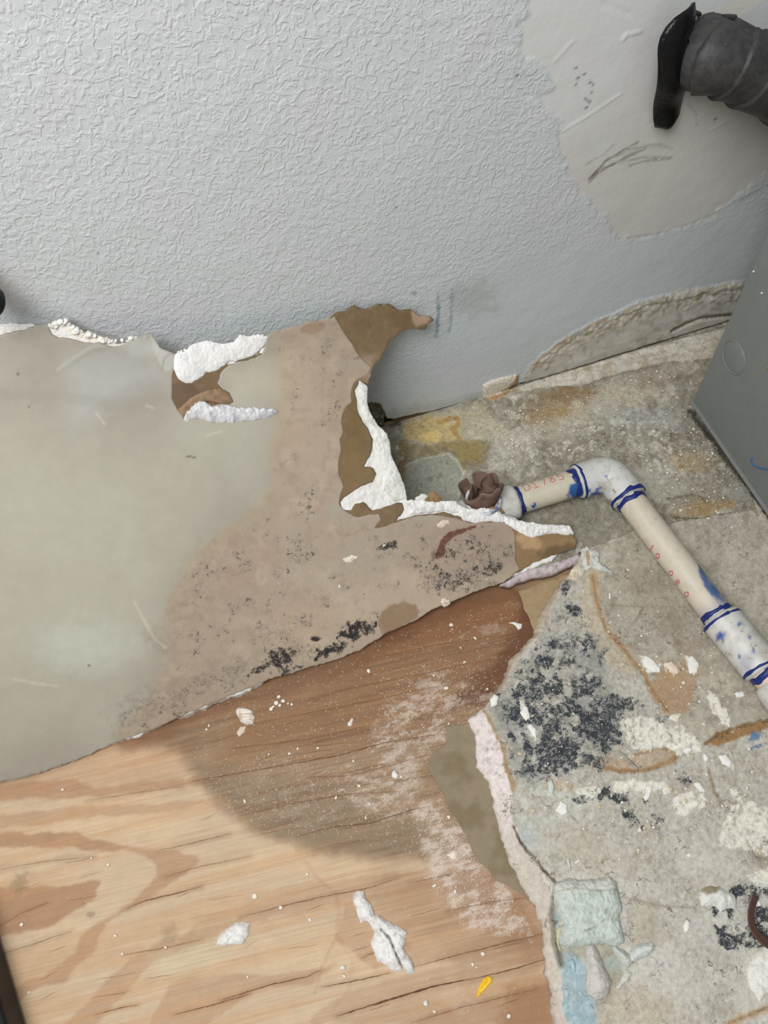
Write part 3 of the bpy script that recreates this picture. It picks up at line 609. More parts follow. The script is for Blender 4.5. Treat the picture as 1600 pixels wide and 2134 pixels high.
def paint_board(me, P, side):
    A = Paint(P, (184, 179, 166)); px = A.px
    A.f(.6*sm(-.2, .7, A.n(70, 2)), (198, 194, 184)); A.f(.4*sm(.1, .7, A.n(26, 5)), (166, 158, 140)); A.f(.4*sm(.1, .5, A.n(9, 8)), (208, 205, 196)); A.f(.35*sm(.15, .5, A.n(7, 98)), (142, 134, 116)); A.f(.35*sm(.2, .6, A.n(5, 108)), (120, 112, 98)); A.f(.6*sm(1650, 1850, px[:, 1])*sm(-.6, .3, A.n(60, 208)), (206, 202, 192))
    up = pmask(px, [(1215, 1140), (1400, 1060), (1660, 1030), (1660, 1500), (1470, 1545), (1380, 1480), (1300, 1370), (1245, 1290), (1232, 1200)], 14, 8, 20, 4)
    A.f(.55*up, (160, 152, 134)); A.f(.5*up*sm(0, .6, A.n(24, 15)), (196, 188, 170)); A.f(.4*up*sm(.1, .6, A.n(16, 25)), (128, 116, 98))
    A.f(.5*pmask(px, [(1300, 1180), (1380, 1190), (1440, 1300), (1400, 1340), (1330, 1260)], 25, 10, 20, 3), (140, 124, 106))
    bs = (168, 128, 84)
    A.f(.75*lmask(px, [(1235, 1200), (1243, 1250), (1262, 1310), (1310, 1365), (1342, 1405), (1360, 1440), (1390, 1480)], 3, 6, 3, 14), bs)
    A.f(.35*lmask(px, [(1240, 1190), (1228, 1260), (1250, 1330), (1300, 1385)], 12, 14, 5, 20), (196, 172, 132))
    A.f(.7*pmask(px, [(1350, 1440), (1365, 1400), (1420, 1395), (1450, 1420), (1445, 1450), (1440, 1480), (1400, 1500), (1378, 1475)], 8, 9, 14, 6), (170, 132, 96)); A.f(.5*emask(px, 1440, 1345, 34, 20, -20, .4, .5, 12), (132, 110, 90))
    A.f(.6*pmask(px, [(1370, 1375), (1400, 1385), (1440, 1360), (1470, 1400), (1420, 1430), (1380, 1420)], 8, 9, 12, 16), (176, 146, 110))
    A.f(.85*lmask(px, [(1260, 1600), (1290, 1606), (1340, 1606), (1390, 1590), (1415, 1570)], 2.5, 5, 2.5, 10), (140, 100, 52)); A.f(.5*pmask(px, [(1320, 1570), (1370, 1560), (1412, 1565), (1400, 1590), (1340, 1606), (1310, 1595)], 5, 5, 12, 3), (176, 150, 112)); A.f(.6*lmask(px, [(1320, 1575), (1370, 1560), (1412, 1565)], 1.5, 3, 2), (150, 112, 66))
    A.f(.5*emask(px, 1285, 1590, 40, 16, 0, .5, .5, 12), (176, 142, 100)); A.f(.4*emask(px, 1165, 1635, 34, 14, 0, .5, .5, 12), (184, 150, 112))
    A.f(.85*pmask(px, [(1468, 1552), (1495, 1525), (1540, 1510), (1620, 1492), (1620, 1512), (1560, 1530), (1500, 1555)], 3, 5, 10, 8), (146, 106, 48))
    A.f(.75*lmask(px, [(1565, 1560), (1585, 1552)], 2.5, 2, 2), (50, 110, 160)); A.f(.8*emask(px, 1572, 1535, 14, 7, -20, .4, .6, 6), (52, 108, 156))
    A.f(.4*lmask(px, [(1475, 1600), (1485, 1640), (1500, 1675)], 1.5, 4, 2), (150, 112, 70))
    A.f(.4*pmask(px, [(1310, 1860), (1370, 1880), (1375, 1960), (1330, 1980), (1305, 1950)], 14, 8, 18, 8), (164, 150, 122)); A.f(.3*emask(px, 1230, 1780, 60, 40, 20, .6, .5, 20), (170, 156, 126)); A.f(.4*emask(px, 1310, 2100, 80, 40, 0, .6, .5, 20), (176, 160, 126))
    A.f(.6*lmask(px, [(1520, 2134), (1560, 2115), (1620, 2095)], 4, 10, 3), (186, 150, 96)); A.f(.5*emask(px, 1580, 1785, 30, 24, 20, .5, .4, 14), (160, 150, 128))
    for k, w_ in enumerate(WHITE): A.f(.9*pmask(px, w_, 1.5, 8, 14, k)*sm(.55, .1, A.n(8, 400+k)), (230, 227, 213))
    for k in (1, 2): A.f(.35*pmask(px, WHITE[k], 3, 4, 9, k)*sm(0, .5, A.n(9, 51)), (190, 184, 164))
    # green-white powder and pale blue paint on the near left part
    A.f(.5*pmask(px, [(1060, 1640), (1120, 1625), (1200, 1660), (1250, 1700), (1150, 1720), (1070, 1720)], 14, 9, 14, 3)*sm(-.2, .4, A.n(14, 9)), (206, 212, 200)); A.f(.45*emask(px, 1090, 1740, 26, 30, 0, .5, .5, 14), (176, 190, 194))
    A.f(.85*pmask(px, [(1160, 1985), (1190, 1980), (1215, 2000), (1232, 2040), (1240, 2090), (1245, 2180), (1175, 2180), (1160, 2080), (1172, 2030)], 3, 6, 12, 3), (150, 176, 184)); A.f(.5*pmask(px, [(1160, 1985), (1250, 1985), (1250, 2180), (1160, 2180)], 5)*sm(0, .5, A.n(9, 97)), (190, 204, 208)); A.f(.7*emask(px, 1275, 2010, 20, 14, 0, .3, .4, 10), (168, 200, 204)); A.f(.8*pmask(px, [(1148, 1880), (1162, 1870), (1170, 1910), (1160, 1950), (1150, 1920)], 3, 4), (150, 184, 190))
    A.f(.5*pmask(px, [(1160, 1930), (1240, 1960), (1290, 1970), (1300, 2040), (1270, 2060), (1230, 2000), (1170, 1990)], 8, 6, 14, 4), (150, 144, 118))
    # torn gypsum edge
    ed = is_edge(P)*(P[:, 2] > -.05)
    low = sm(1620, 1800, px[:, 1]); A.f(ed, (224, 213, 209)); A.f(ed*low*.8, (196, 188, 172)); A.f(ed*.5*sm(.1, .6, A.n(12, 61)), (190, 176, 168)); A.f(ed*sm(1500, 1460, px[:, 1])*.8, (180, 164, 138)); A.f(ed*sm(2050, 2134, px[:, 1])*.4, (200, 184, 176))
    A.f(.7*(1-ed)*lmask(px, [(1003, 1478), (1030, 1530), (1046, 1570), (1052, 1600), (1068, 1640)], 5, 6, 3), (170, 130, 80))
    A.f(.9*lmask(px, [(1070, 1722), (1078, 1745), (1100, 1775), (1118, 1790), (1130, 1812), (1160, 1840)], 1.4, 2, 1.5, 8), (78, 72, 60))
    A.f(.8*lmask(px, [(1160, 1850), (1150, 1900), (1155, 1960), (1170, 2010)], 4, 7, 2), (120, 120, 106))
    for pts, d in BCR: A.f(.45*lmask(px, pts, .8, 2, 1.5, 8), (104, 88, 64))
    # black mould
    nn = sm(-.35, .35, A.n(20, 71, 4, .6))
    big = pmask(px, [(1090, 1345), (1150, 1320), (1240, 1325), (1275, 1370), (1262, 1410), (1320, 1450), (1350, 1465), (1345, 1500), (1300, 1500), (1295, 1560), (1255, 1600), (1200, 1622), (1085, 1630), (1060, 1590), (1050, 1545), (1010, 1480), (1060, 1420), (1070, 1390)], 22, 16, 26, 6)
    A.f(.45*big*sm(-.5, .3, A.n(30, 72)), (124, 127, 124)); A.mo(big*(.62+.38*nn))
    for x, y, rx, ry, an, v in [(1110, 1440, 40, 30, -20, .95), (1190, 1340, 60, 24, 0, .8), (1290, 1470, 50, 26, 0, .95), (1250, 1520, 50, 40, 30, 1), (1160, 1570, 60, 46, 0, .98), (1090, 1490, 50, 26, 30, .95), (1120, 1610, 60, 20, 0, .85), (1245, 1590, 26, 24, 0, .9), (1180, 1225, 12, 20, 30, .95), (1195, 1268, 22, 16, 30, 1), (1170, 1285, 14, 20, 0, .8),
                            (1366, 1525, 26, 16, 0, .95), (1380, 1500, 18, 12, 0, .8), (1425, 1625, 16, 14, 0, 1), (1255, 1655, 24, 14, -20, 1), (1290, 1665, 22, 18, 10, 1), (1310, 1700, 40, 11, 40, .95), (1210, 1665, 24, 10, -10, .9), (1370, 1705, 24, 10, 40, .85), (1368, 1725, 26, 7, 45, .8), (1310, 1930, 20, 40, 0, .68), (1345, 1668, 9, 7, 0, 1)]:
        A.mo(v*emask(px, x, y, rx, ry, an, .55, .6, 10, x))
    rr = pmask(px, [(1470, 1890), (1500, 1860), (1530, 1835), (1600, 1825), (1640, 1850), (1640, 1960), (1560, 1990), (1500, 1985), (1475, 1940)], 12, 9, 16, 4); A.mo(rr*(.62+.4*nn)); A.f(.9*emask(px, 1503, 1915, 11, 14, 0, .3, .3), (200, 198, 190)); A.mo(.40+.2*sm(-.2, .8, A.n(60, 88)))
    A.mold *= 1-emask(px, 1503, 1915, 12, 15)
    for k in (0, 2, 11, 12): A.mold *= 1-.85*pmask(px, WHITE[k], 2, 4, 9, k)
    D = .42+.1*A.n(50, 44)+.15*up
    for x, y, rx, ry, v in [(1560, 1200, 60, 80, .68), (1380, 1220, 60, 60, .62), (1110, 1680, 60, 50, .6), (1250, 1160, 40, 20, .8)]: D = np.maximum(D, v*emask(px, x, y, rx, ry, 0, .5, .5, 30, x))
    A.du(D*(1-.6*ed)); A.put(me)
board = empty('mouldy_board', (.45, -.5, PLYZ), 'grey mould-blackened plasterboard lying right of the bare plywood, its left edge torn', 'board')
MB_ = grime('mouldy_paper', .9, .2, 240, cracks=42, haze=.2, mr=(-.018, .07, .95), mold_c=(46, 50, 56), mold_s=420, dust_c=(226, 222, 212), dust_s=520, b1=.0008, b1s=420, b2=.0007, b2s=130)
me = hf('board_face', OP, .0013, .0013, board_z, .0025, rings=2, rough=.0006, paint=paint_board); obj('board_face', me, MB_, board)
# brown under-paper showing beyond the torn edge
MP = grime('wet_paper', .8, .10, 90, mold_c=(70, 60, 48), dust_c=(205, 196, 180), dust_s=500, b1=.0003, b1s=300)
def paper_patch(name, poly, z0, label, cat, base, c2, amp=.0006, dust=.35, jag=.0011, warp=.0015, seed=1, thick=.0006, grp=None):
    pw = jagged([tuple(fl1(*p, z0)[:2]) for p in poly], jag, .0035, seed)
    def zf(x, y): return z0+warp*(.5+.5*fbm(x/.05, y/.05, seed, 2))+amp*fbm(x/.012, y/.012, seed+1, 3)
    def pt(me, P, side):
        A = Paint(P, base); A.f(.8*sm(-.2, .6, A.n(50, seed)), c2); A.du(dust+0*A.mold+.15*A.n(30, 8)); A.put(me)
    o = obj(name, hf(name, pw, .0012, .0012, zf, thick, paint=pt), MP); tag(o, label, cat, grp); centre(o); return o
paper_patch('torn_paper', [(925, 1515), (960, 1508), (1000, 1505), (1012, 1500), (1040, 1600), (1060, 1700), (1120, 1850), (1125, 1905), (1095, 1868), (1060, 1845), (1030, 1830), (1000, 1792), (975, 1755), (963, 1725), (935, 1692), (925, 1655), (905, 1627), (890, 1602), (895, 1580), (932, 1548)], PLYZ+.0012,
            'olive-brown torn paper lying on the plywood under the white ragged board edge', 'paper', (140, 126, 104), (122, 108, 80), seed=3)
paper_patch('torn_paper', [(1080, 1232), (1130, 1212), (1185, 1195), (1195, 1215), (1150, 1300), (1120, 1335), (1108, 1305), (1092, 1270)], PLYZ+.0015,
            'small tan torn paper beside the dark stained plywood, below the lilac plaster strip', 'paper', (160, 138, 106), (142, 120, 88), seed=5)
# ================================================================== the leaning torn sheet
def s_off(P): return P
FOLD = on_sheet([(180, 826)])[0]
def sheet_z(x, y):
    z = S(x, y)
    d = np.maximum(0, y-FOLD[1]-.02*fbm(x/.1, y*0, 3, 1)); z = z-.20*d*sm(-.02, -.10, x)
    z += .0012*fbm(x/.08, y/.08, 55, 3)
    z += .006*sm(.03, 0, np.hypot(x-FS1[0], (y-FS1[1])*1.2))
    return z
FS1 = on_sheet([(375, 760)])[0]
def spx(poly): return [tuple(q[:2]) for q in on_sheet(poly)]
CORE = [(-90, 700), (-60, 662), (0, 655), (32, 650), (58, 653), (78, 668), (95, 648), (112, 656), (128, 648), (142, 668), (160, 680), (185, 683), (200, 692), (225, 698), (240, 710), (262, 697), (300, 712), (345, 742), (370, 750), (366, 742), (385, 736), (400, 718), (425, 713), (455, 718), (490, 715), (500, 698), (512, 702), (535, 695), (560, 698), (572, 700), (640, 690), (700, 690), (722, 770), (748, 790), (764, 800), (763, 835), (773, 862), (786, 884), (806, 902), (811, 925), (816, 950), (834, 988), (846, 1025), (847, 1042), (875, 1043), (905, 1044), (952, 1046), (972, 1060), (1002, 1060), (1032, 1061), (1062, 1076), (1100, 1088), (1150, 1092), (1186, 1095), (1197, 1111), (1185, 1120), (1150, 1165), (1085, 1190), (1040, 1206), (1000, 1218), (960, 1232), (900, 1256), (870, 1276), (800, 1306), (750, 1340), (700, 1360), (640, 1378), (600, 1392), (560, 1404), (520, 1436), (500, 1444), (440, 1466), (400, 1483), (340, 1500), (280, 1536), (240, 1540), (200, 1551), (130, 1582), (80, 1600), (0, 1618), (-90, 1645)]
HOLE = [(375, 749), (362, 785), (359, 830), (372, 858), (392, 850), (450, 848), (480, 838), (475, 822), (455, 800), (462, 775), (478, 760), (510, 752), (545, 740), (553, 722), (550, 703)]
FACE = [(-90, 700), (0, 678), (40, 667), (88, 656), (97, 678), (112, 688), (140, 692), (170, 705), (200, 707), (235, 717), (268, 702), (312, 688), (322, 702), (333, 725)]+HOLE+[(570, 693), (640, 672), (698, 659), (716, 692), (737, 722), (750, 745), (772, 765), (768, 778), (757, 786), (745, 790), (736, 800), (732, 820), (733, 838), (722, 846), (714, 862), (711, 880), (716, 900), (708, 915), (711, 940), (706, 960), (705, 990), (716, 1012), (708, 1032), (707, 1052), (722, 1066), (745, 1078), (770, 1072), (790, 1072), (795, 1085), (780, 1100), (805, 1098), (850, 1080), (900, 1073), (925, 1076), (955, 1081), (980, 1091), (1000, 1088), (1050, 1087), (1066, 1100), (1072, 1112), (1074, 1140), (1074, 1165), (1083, 1186), (1050, 1214), (1000, 1230), (960, 1245), (900, 1270), (870, 1290), (800, 1322), (750, 1355), (700, 1375), (640, 1392), (600, 1405), (560, 1415), (520, 1435), (480, 1450), (400, 1482), (340, 1510), (280, 1535), (200, 1565), (130, 1595), (80, 1612), (0, 1630), (-90, 1656)]
PLY = [(-90, 730), (90, 700), (330, 745), (364, 770), (395, 790), (412, 770), (440, 765), (470, 758), (560, 730), (640, 685), (685, 664), (700, 653), (718, 648), (738, 638), (760, 645), (790, 637), (815, 640), (830, 651), (857, 649), (880, 661), (903, 663), (889, 672), (886, 685), (860, 682), (830, 692), (815, 706), (800, 730), (795, 746), (780, 757), (772, 775), (768, 800), (750, 795), (740, 812), (745, 850), (757, 880), (768, 892), (777, 915), (776, 932), (770, 950), (757, 972), (776, 975), (784, 988), (776, 1004), (760, 1012), (738, 1022), (716, 1036), (708, 1046), (712, 1060), (730, 1062), (740, 1050), (757, 1045), (775, 1062), (800, 1056), (838, 1048), (842, 1062), (825, 1085), (850, 1078), (900, 1070), (925, 1065), (960, 1078), (985, 1088), (1010, 1080), (1060, 1098), (1075, 1102), (1110, 1118), (1150, 1112), (1190, 1112), (1202, 1124), (1198, 1140), (1150, 1158), (1110, 1172), (1085, 1188), (1050, 1205), (900, 1250), (640, 1370), (400, 1460), (200, 1540), (-90, 1620)]
def poly_s(p, amp, seed, step=.0035): return jagged(spx(p), amp, step, seed)
sheet = empty('drywall_sheet', (float(on_sheet([(400, 1480)])[0][0]), -.28, PLYZ), 'large torn drywall sheet, grey-green to brown-stained, leaning against the white wall', 'drywall')
MGY = grime('white_gypsum', .95, .05, 300, dust_c=(250, 250, 248), mold_c=(120, 115, 108), mold_s=500, b1=.0014, b1s=330, b2=.0015, b2s=110)
MF = grime('face_paper', .62, .05, 70, mold_c=(34, 32, 32), mold_s=460, dust_c=(222, 212, 196), dust_s=480, b1=.00012, b1s=500, b2=.0005, b2s=30)
TH = .0098
def core_z(x, y):
    px = pj(np.column_stack([x, y, S(x, y)]))
    return sheet_z(x, y)-.0016+.0009*fbm(px[:, 0]/9, px[:, 1]/9, 3, 4)*sm(640, 760, px[:, 0])+.0006*fbm(px[:, 0]/6, px[:, 1]/6, 5, 3)
def paint_core(me, P, side):
    A = Paint(P, (240, 238, 234)); px = A.px; A.f(.4*sm(.1, .7, A.n(14, 3)), (222, 216, 208)); A.f(.55*emask(px, 745, 830, 24, 60, 0, .5, .3), (206, 208, 200))
    A.f(.6*lmask(px, [(150, 690), (200, 703), (240, 712), (262, 700)], 5, 5, 2), (226, 208, 174)); A.f(.6*side*sm(300, 200, px[:, 1])*0, (0, 0, 0))
    A.f(.5*(side > 0)*sm(1150, 1250, px[:, 1]), (170, 150, 124))
    A.mo(.42+0*A.mold); A.put(me)
me = hf('gypsum_core', poly_s(CORE, .0010, 2), .0014, .0014, core_z, TH, bottom=True, rings=4, rough=.0009, paint=paint_core); obj('gypsum_core', me, MGY, sheet)
def ply_z(x, y):
    px = pj(np.column_stack([x, y, S(x, y)]))
    e = emask(px, 870, 665, 60, 40, 0, .6, 0); return sheet_z(x, y)-.0002+.0003*fbm(px[:, 0]/14, px[:, 1]/14, 3, 3)-.0*e
def paint_ply(me, P, side):
    A = Paint(P, (122, 103, 76)); px = A.px
    A.f(.6*sm(-.2, .6, A.n(40, 3)), (108, 90, 62)); A.f(.8*pmask(px, [(350, 740), (500, 740), (500, 900), (350, 900)], 8), (120, 98, 76)); A.f(.5*sm(0, .6, A.n(12, 13)), (134, 114, 86)); A.f(.6*pmask(px, [(358, 800), (400, 800), (440, 840), (380, 850), (358, 840)], 3, 3), (104, 84, 68)); A.f(.9*pmask(px, [(857, 645), (882, 655), (905, 660), (890, 675), (865, 682), (858, 665)], 3, 3, 8), (172, 146, 122)); A.f(.5*emask(px, 835, 665, 22, 22, 0, .3, .3), (116, 92, 62))
    A.f(.7*pmask(px, [(740, 740), (780, 740), (775, 790), (745, 790)], 12, 5), (164, 144, 126)); A.f(.6*emask(px, 740, 920, 22, 100, 0, .4, .4, 20), (118, 96, 58)); A.f(.7*pmask(px, [(1068, 1100), (1200, 1110), (1200, 1170), (1075, 1190)], 8), (150, 122, 86)); A.f(.7*emask(px, 1100, 1128, 26, 14, 20, .4, .5, 10), (192, 160, 122))
    A.f(.6*emask(px, 1160, 1148, 44, 10, -12, .4, .5, 10), (84, 70, 48)); A.f(.7*emask(px, 735, 990, 30, 60, 0, .5, .3), (132, 108, 78))
    A.du(.36+0*A.mold); A.mo(.35+0*A.mold); A.put(me)
me = hf('brown_ply', poly_s(PLY, .0006, 4), .0014, .0014, ply_z, .0006, paint=paint_ply); obj('inner_paper', me, MP, sheet)['label'] = 'brown torn inner paper showing at the ragged edges'
def face_z(x, y):
    return sheet_z(x, y)+.0006
def paint_face(me, P, side):
    A = Paint(P, (160, 154, 141)); px = A.px
    A.f(.6*sm(-.3, .6, A.n(220, 2, 3)), (174, 170, 157)); A.f(.4*pmask(px, [(-50, 880), (60, 880), (300, 930), (520, 800), (560, 900), (420, 1100), (350, 1250), (200, 1500), (-50, 1600)], 80), (186, 184, 166)); A.f(.5*emask(px, 170, 1350, 90, 50, 0, .7), (190, 196, 184)); A.f(.35*pmask(px, [(130, 740), (300, 730), (340, 790), (230, 850), (150, 900)], 30), (176, 180, 180)); A.f(.4*emask(px, 300, 720, 40, 18, 0, .7), (196, 198, 192))
    A.f(.5*pmask(px, [(462, 775), (560, 745), (640, 740), (590, 830), (490, 830)], 24), (188, 184, 164))
    st = pmask(px, [(560, 690), (640, 665), (700, 655), (800, 760), (700, 1060), (1100, 1080), (1100, 1200), (700, 1390), (480, 1460), (250, 1560), (240, 1525), (300, 1460), (340, 1390), (338, 1320), (352, 1240), (400, 1172), (470, 1112), (545, 1060), (572, 960), (585, 880), (600, 800), (580, 740)], 22, 14, 50, 3)
    A.f(.8*st, (168, 150, 131)); A.f(.5*st*sm(-.1, .6, A.n(90, 7)), (164, 144, 124)); A.f(.4*st*sm(.1, .7, A.n(50, 17)), (188, 172, 150))
    e = 4*st*(1-st); A.f(.2*e*pmask(px, [(380, 1060), (620, 700), (700, 900), (600, 1100), (400, 1200)], 40), (182, 158, 112))
    A.f(.45*emask(px, 640, 860, 70, 130, -10, .7, .3, 60), (184, 166, 144)); A.f(.35*pmask(px, [(560, 1280), (900, 1180), (1000, 1230), (760, 1340), (560, 1370)], 30, 12, 30), (188, 168, 144)); A.f(.4*pmask(px, [(880, 1100), (1070, 1090), (1070, 1180), (900, 1240)], 24, 12, 30), (154, 132, 120))
    A.f(.6*pmask(px, [(625, 690), (632, 675), (660, 672), (676, 668), (674, 684), (662, 694), (645, 698), (630, 694)], 2, 2, 8), (150, 122, 98))
    br = pmask(px, [(786, 1302), (796, 1275), (815, 1260), (840, 1254), (866, 1262), (874, 1278), (866, 1290), (800, 1325)], 3, 3, 10); A.f(.8*br, (134, 108, 76))
    A.f(.35*lmask(px, [(250, 1500), (400, 1430), (480, 1400)], 18, 36, 9, 20)*sm(-.4, .6, A.n(9, 4)), (128, 112, 98)); A.f(.25*lmask(px, [(340, 1330), (400, 1250), (450, 1160)], 22, 50, 14, 30)*sm(-.3, .6, A.n(12, 14)), (138, 120, 102)); A.mo(.62*lmask(px, [(260, 1500), (400, 1435), (500, 1395)], 12, 30, 9, 20)); A.mo(.5*lmask(px, [(340, 1330), (400, 1250), (460, 1150), (520, 1100)], 14, 50, 14, 30)); A.f(.3*st*sm(.1, .6, A.n(14, 64)), (150, 130, 114))
    rd = np.maximum(pmask(px, [(955, 1103), (992, 1094), (990, 1100), (960, 1112), (940, 1122), (930, 1135), (926, 1158), (910, 1165), (906, 1155), (915, 1138), (922, 1118), (938, 1108)], 1.6, 2.5, 7, 3), lmask(px, [(915, 1152), (925, 1128), (945, 1114), (990, 1097)], 1, 2, 1)); A.f(.88*rd, (92, 42, 32))
    A.f(.5*lmask(px, [(905, 1158), (920, 1150)], 5, 6, 3), (80, 56, 46))
    A.f(.35*lmask(px, [(700, 1106), (712, 1117), (736, 1112), (760, 1098)], .7, 1.8, .4), (140, 122, 102))
    for x, y, a_, b_, an in [(396, 952, 11, 2.2, 8), (38, 779, 4, 3, 0), (60, 847, 3, 2, 0), (186, 1387, 3, 2, 0), (645, 1056, 6, 3, 0)]: A.f(.8*emask(px, x, y, a_, b_, an, .3, .4, 5), (92, 84, 72))
    A.f(.5*pmask(px, [(312, 690), (322, 702), (335, 726), (378, 748), (352, 772), (338, 770), (318, 720)], 3, 3), (190, 190, 182)); A.f(.5*lmask(px, [(338, 770), (342, 748), (352, 738)], 1, 3), (140, 138, 124)); A.f(.4*lmask(px, [(70, 800), (180, 738), (235, 718)], 2, 8), (150, 148, 136)); A.f(.35*lmask(px, [(0, 822), (120, 826), (230, 842), (360, 832)], 4, 16, 3, 30), (150, 146, 132)); A.f(.3*lmask(px, [(120, 770), (190, 722), (240, 715)], 1, 5), (200, 200, 192))  # lit facet of the loose corner and fold shading put into the colour
    for pts in ([(200, 860), (218, 884)], [(305, 845), (320, 850)], [(430, 908), (460, 900)], [(280, 1255), (320, 1330), (345, 1350)], [(30, 1415), (80, 1425), (120, 1430)]): A.f(.3*lmask(px, pts, 1, 3, 1), (214, 208, 190))
    # mould
    sp = sm(-.1, .6, A.n(34, 81, 4)); A.mo(st*.46*sp+.2*st)
    for x, y, rx, ry, an, v in [(585, 1372, 36, 26, -25, .95), (540, 1395, 34, 10, -30, .85), (655, 1332, 12, 9, 0, .95), (735, 1315, 38, 22, -30, 1), (690, 1355, 60, 14, -22, 1), (765, 1310, 26, 16, -30, .95), (600, 1400, 30, 7, -20, .9), (806, 1138, 27, 11, -15, .97), (935, 1210, 60, 26, -10, .78), (1000, 1185, 50, 30, -10, .74), (900, 1190, 40, 30, 0, .7), (910, 1222, 18, 8, 0, .8), (700, 850, 16, 20, 0, .66),
                            (625, 1050, 14, 10, 0, .66), (640, 1085, 14, 8, 0, .62), (870, 1095, 18, 12, 0, .62), (980, 1130, 50, 30, 0, .7), (1060, 1155, 12, 20, 0, .74), (735, 1165, 20, 20, 0, .5), (540, 1350, 60, 40, -30, .52), (540, 1260, 30, 20, 0, .52), (500, 1420, 60, 14, -24, .62), (620, 1165, 60, 40, -30, .5), (665, 905, 40, 30, 0, .5), (930, 1155, 40, 20, 0, .76), (1010, 1160, 60, 40, -10, .68), (1025, 1185, 30, 16, -20, .8), (860, 1175, 40, 20, 0, .6), (980, 1225, 40, 12, -20, .66)]:
        A.mo(v*emask(px, x, y, rx, ry, an, .6, .6, 11, x))
    A.mold *= 1-br; A.mold *= 1-rd
    dd = st*(.33+.14*sp); dd = np.maximum(dd, .5*pmask(px, [(480, 1180), (900, 1060), (1060, 1100), (1050, 1220), (800, 1310), (560, 1380)], 50, 20, 40, 3))
    A.du(dd*pmask(px, [(420, 1080), (760, 1000), (1100, 1060), (1100, 1230), (480, 1460)], 60)+.1*st); A.put(me)
    # grazed paper edge on the lower side
fp = poly_s(FACE, .00045, 6)
me = hf('face_paper', fp, .0012, .0012, face_z, .0007, paint=paint_face); obj('face_paper', me, MF, sheet)
def patch_on(fn_z, to_xy, name, poly, off, dome, seed, base, c2=None, mat=None, thick=None, parent=None, amp=.0006, dx=.0009, edge=.003, jag=.0005, extra=None, tilt=(0, 0), mold=.35, dust=0., marks=None, step=.003):
    pw = jagged(to_xy(poly), jag, step, seed); cen = pw.mean(0)
    def zf(x, y):
        d, _ = sdf(np.column_stack([x, y]), pw)
        z = fn_z(x, y)+off+dome*(1-np.exp(-np.maximum(d, 0)/edge))+amp*fbm(x/.004, y/.004, seed, 3)+amp*fbm(x/.0015, y/.0015, seed+3, 2)*.5
        z = z+tilt[0]*(x-cen[0])+tilt[1]*(y-cen[1])
        return z+(extra(x, y) if extra else 0)
    def pt(me, P, side):
        A = Paint(P, base)
        if c2: A.f(.8*sm(-.1, .6, A.n(10, seed)), c2)
        A.mo(mold+0*A.mold); A.du(dust+0*A.mold)
        if marks: marks(A)
        A.put(me)
    me = hf(name, pw, dx, dx, zf, thick if thick else max(.0008, dome+off*.9), bottom=True, rough=.0002, paint=pt, seed=seed)
    return obj(name, me, mat or MGY, parent)
# folded flap, roll of plaster and crumbs along the edges
patch_on(sheet_z, spx, 'rolled_flap', [(383, 878), (390, 862), (402, 848), (415, 838), (430, 842), (445, 850), (470, 845), (490, 850), (500, 855), (535, 852), (560, 855), (582, 860), (555, 872), (520, 878), (480, 883), (445, 884), (425, 877), (405, 876), (392, 882)], .002, .006, 5, (226, 226, 228), (190, 190, 198), thick=.006, parent=sheet, amp=.0015, mold=.5)['label'] = 'whitish rolled plaster flap below the torn hole'
patch_on(sheet_z, spx, 'paper_curl', [(372, 858), (384, 876), (392, 862), (410, 845), (430, 838), (455, 842), (478, 845), (487, 838), (478, 822), (460, 812), (440, 815), (410, 828), (385, 845)], .0022, .0035, 7, (150, 124, 98), (128, 104, 78), MP, thick=.004, parent=sheet, amp=.0005)['label'] = 'brown curled paper inside the torn hole'
patch_on(sheet_z, spx, 'plaster_flap', [(366, 748), (372, 738), (385, 736), (402, 719), (430, 713), (458, 719), (488, 716), (500, 697), (514, 702), (538, 694), (560, 699), (553, 718), (540, 733), (510, 748), (478, 752), (468, 760), (455, 768), (430, 775), (418, 790), (402, 803), (390, 803), (374, 794), (364, 776)], .0012, .0025, 9, (244, 243, 241), (232, 230, 228), thick=.004, parent=sheet, amp=.0005, mold=.1)
rr_ = random.Random(4)
def crumbs_part(name, pts, r0, r1, seed, zfun, conv, mat, parent, n):
    r = random.Random(seed); V = []; F = []
    for i in range(n):
        k = r.randrange(len(pts)-1); t = r.random(); p = (pts[k][0]*(1-t)+pts[k+1][0]*t+r.uniform(-4, 4), pts[k][1]*(1-t)+pts[k+1][1]*t+r.uniform(-4, 4))
        q = conv([p])[0]; add_lump(V, F, (q[0], q[1], float(zfun(np.array([q[0]]), np.array([q[1]]))[0])+r0*.4), r.uniform(r0, r1), r)
    me = mk_mesh(name, V, F, True); n_ = len(V); attrs(me, np.tile(lin((242, 240, 234)), (n_, 1)), mold=np.zeros(n_)+.2, dust=np.zeros(n_))
    return obj(name, me, mat, parent)
ICO = None
def add_lump(V, F, c, rad, r, flat=.6, sub=1):
    global ICO
    if ICO is None:
        ICO = {}
    if sub not in ICO:
        bm = bmesh.new(); bmesh.ops.create_icosphere(bm, subdivisions=sub, radius=1); bm.verts.ensure_lookup_table()
        ICO[sub] = ([tuple(v.co) for v in bm.verts], [tuple(v.index for v in f.verts) for f in bm.faces]); bm.free()
    vs, fs = ICO[sub]; b = len(V); sx, sy, sz = r.uniform(.7, 1.3), r.uniform(.7, 1.3), r.uniform(.6, 1)*flat; a = r.uniform(0, 6.28); ca, sa = math.cos(a), math.sin(a)
    for x, y, z in vs:
        k = rad*r.uniform(.72, 1.2); x, y, z = x*sx*k, y*sy*k, z*sz*k
        V.append((c[0]+x*ca-y*sa, c[1]+x*sa+y*ca, c[2]+z))
    F += [(p+b, q+b, s+b) for p, q, s in fs]
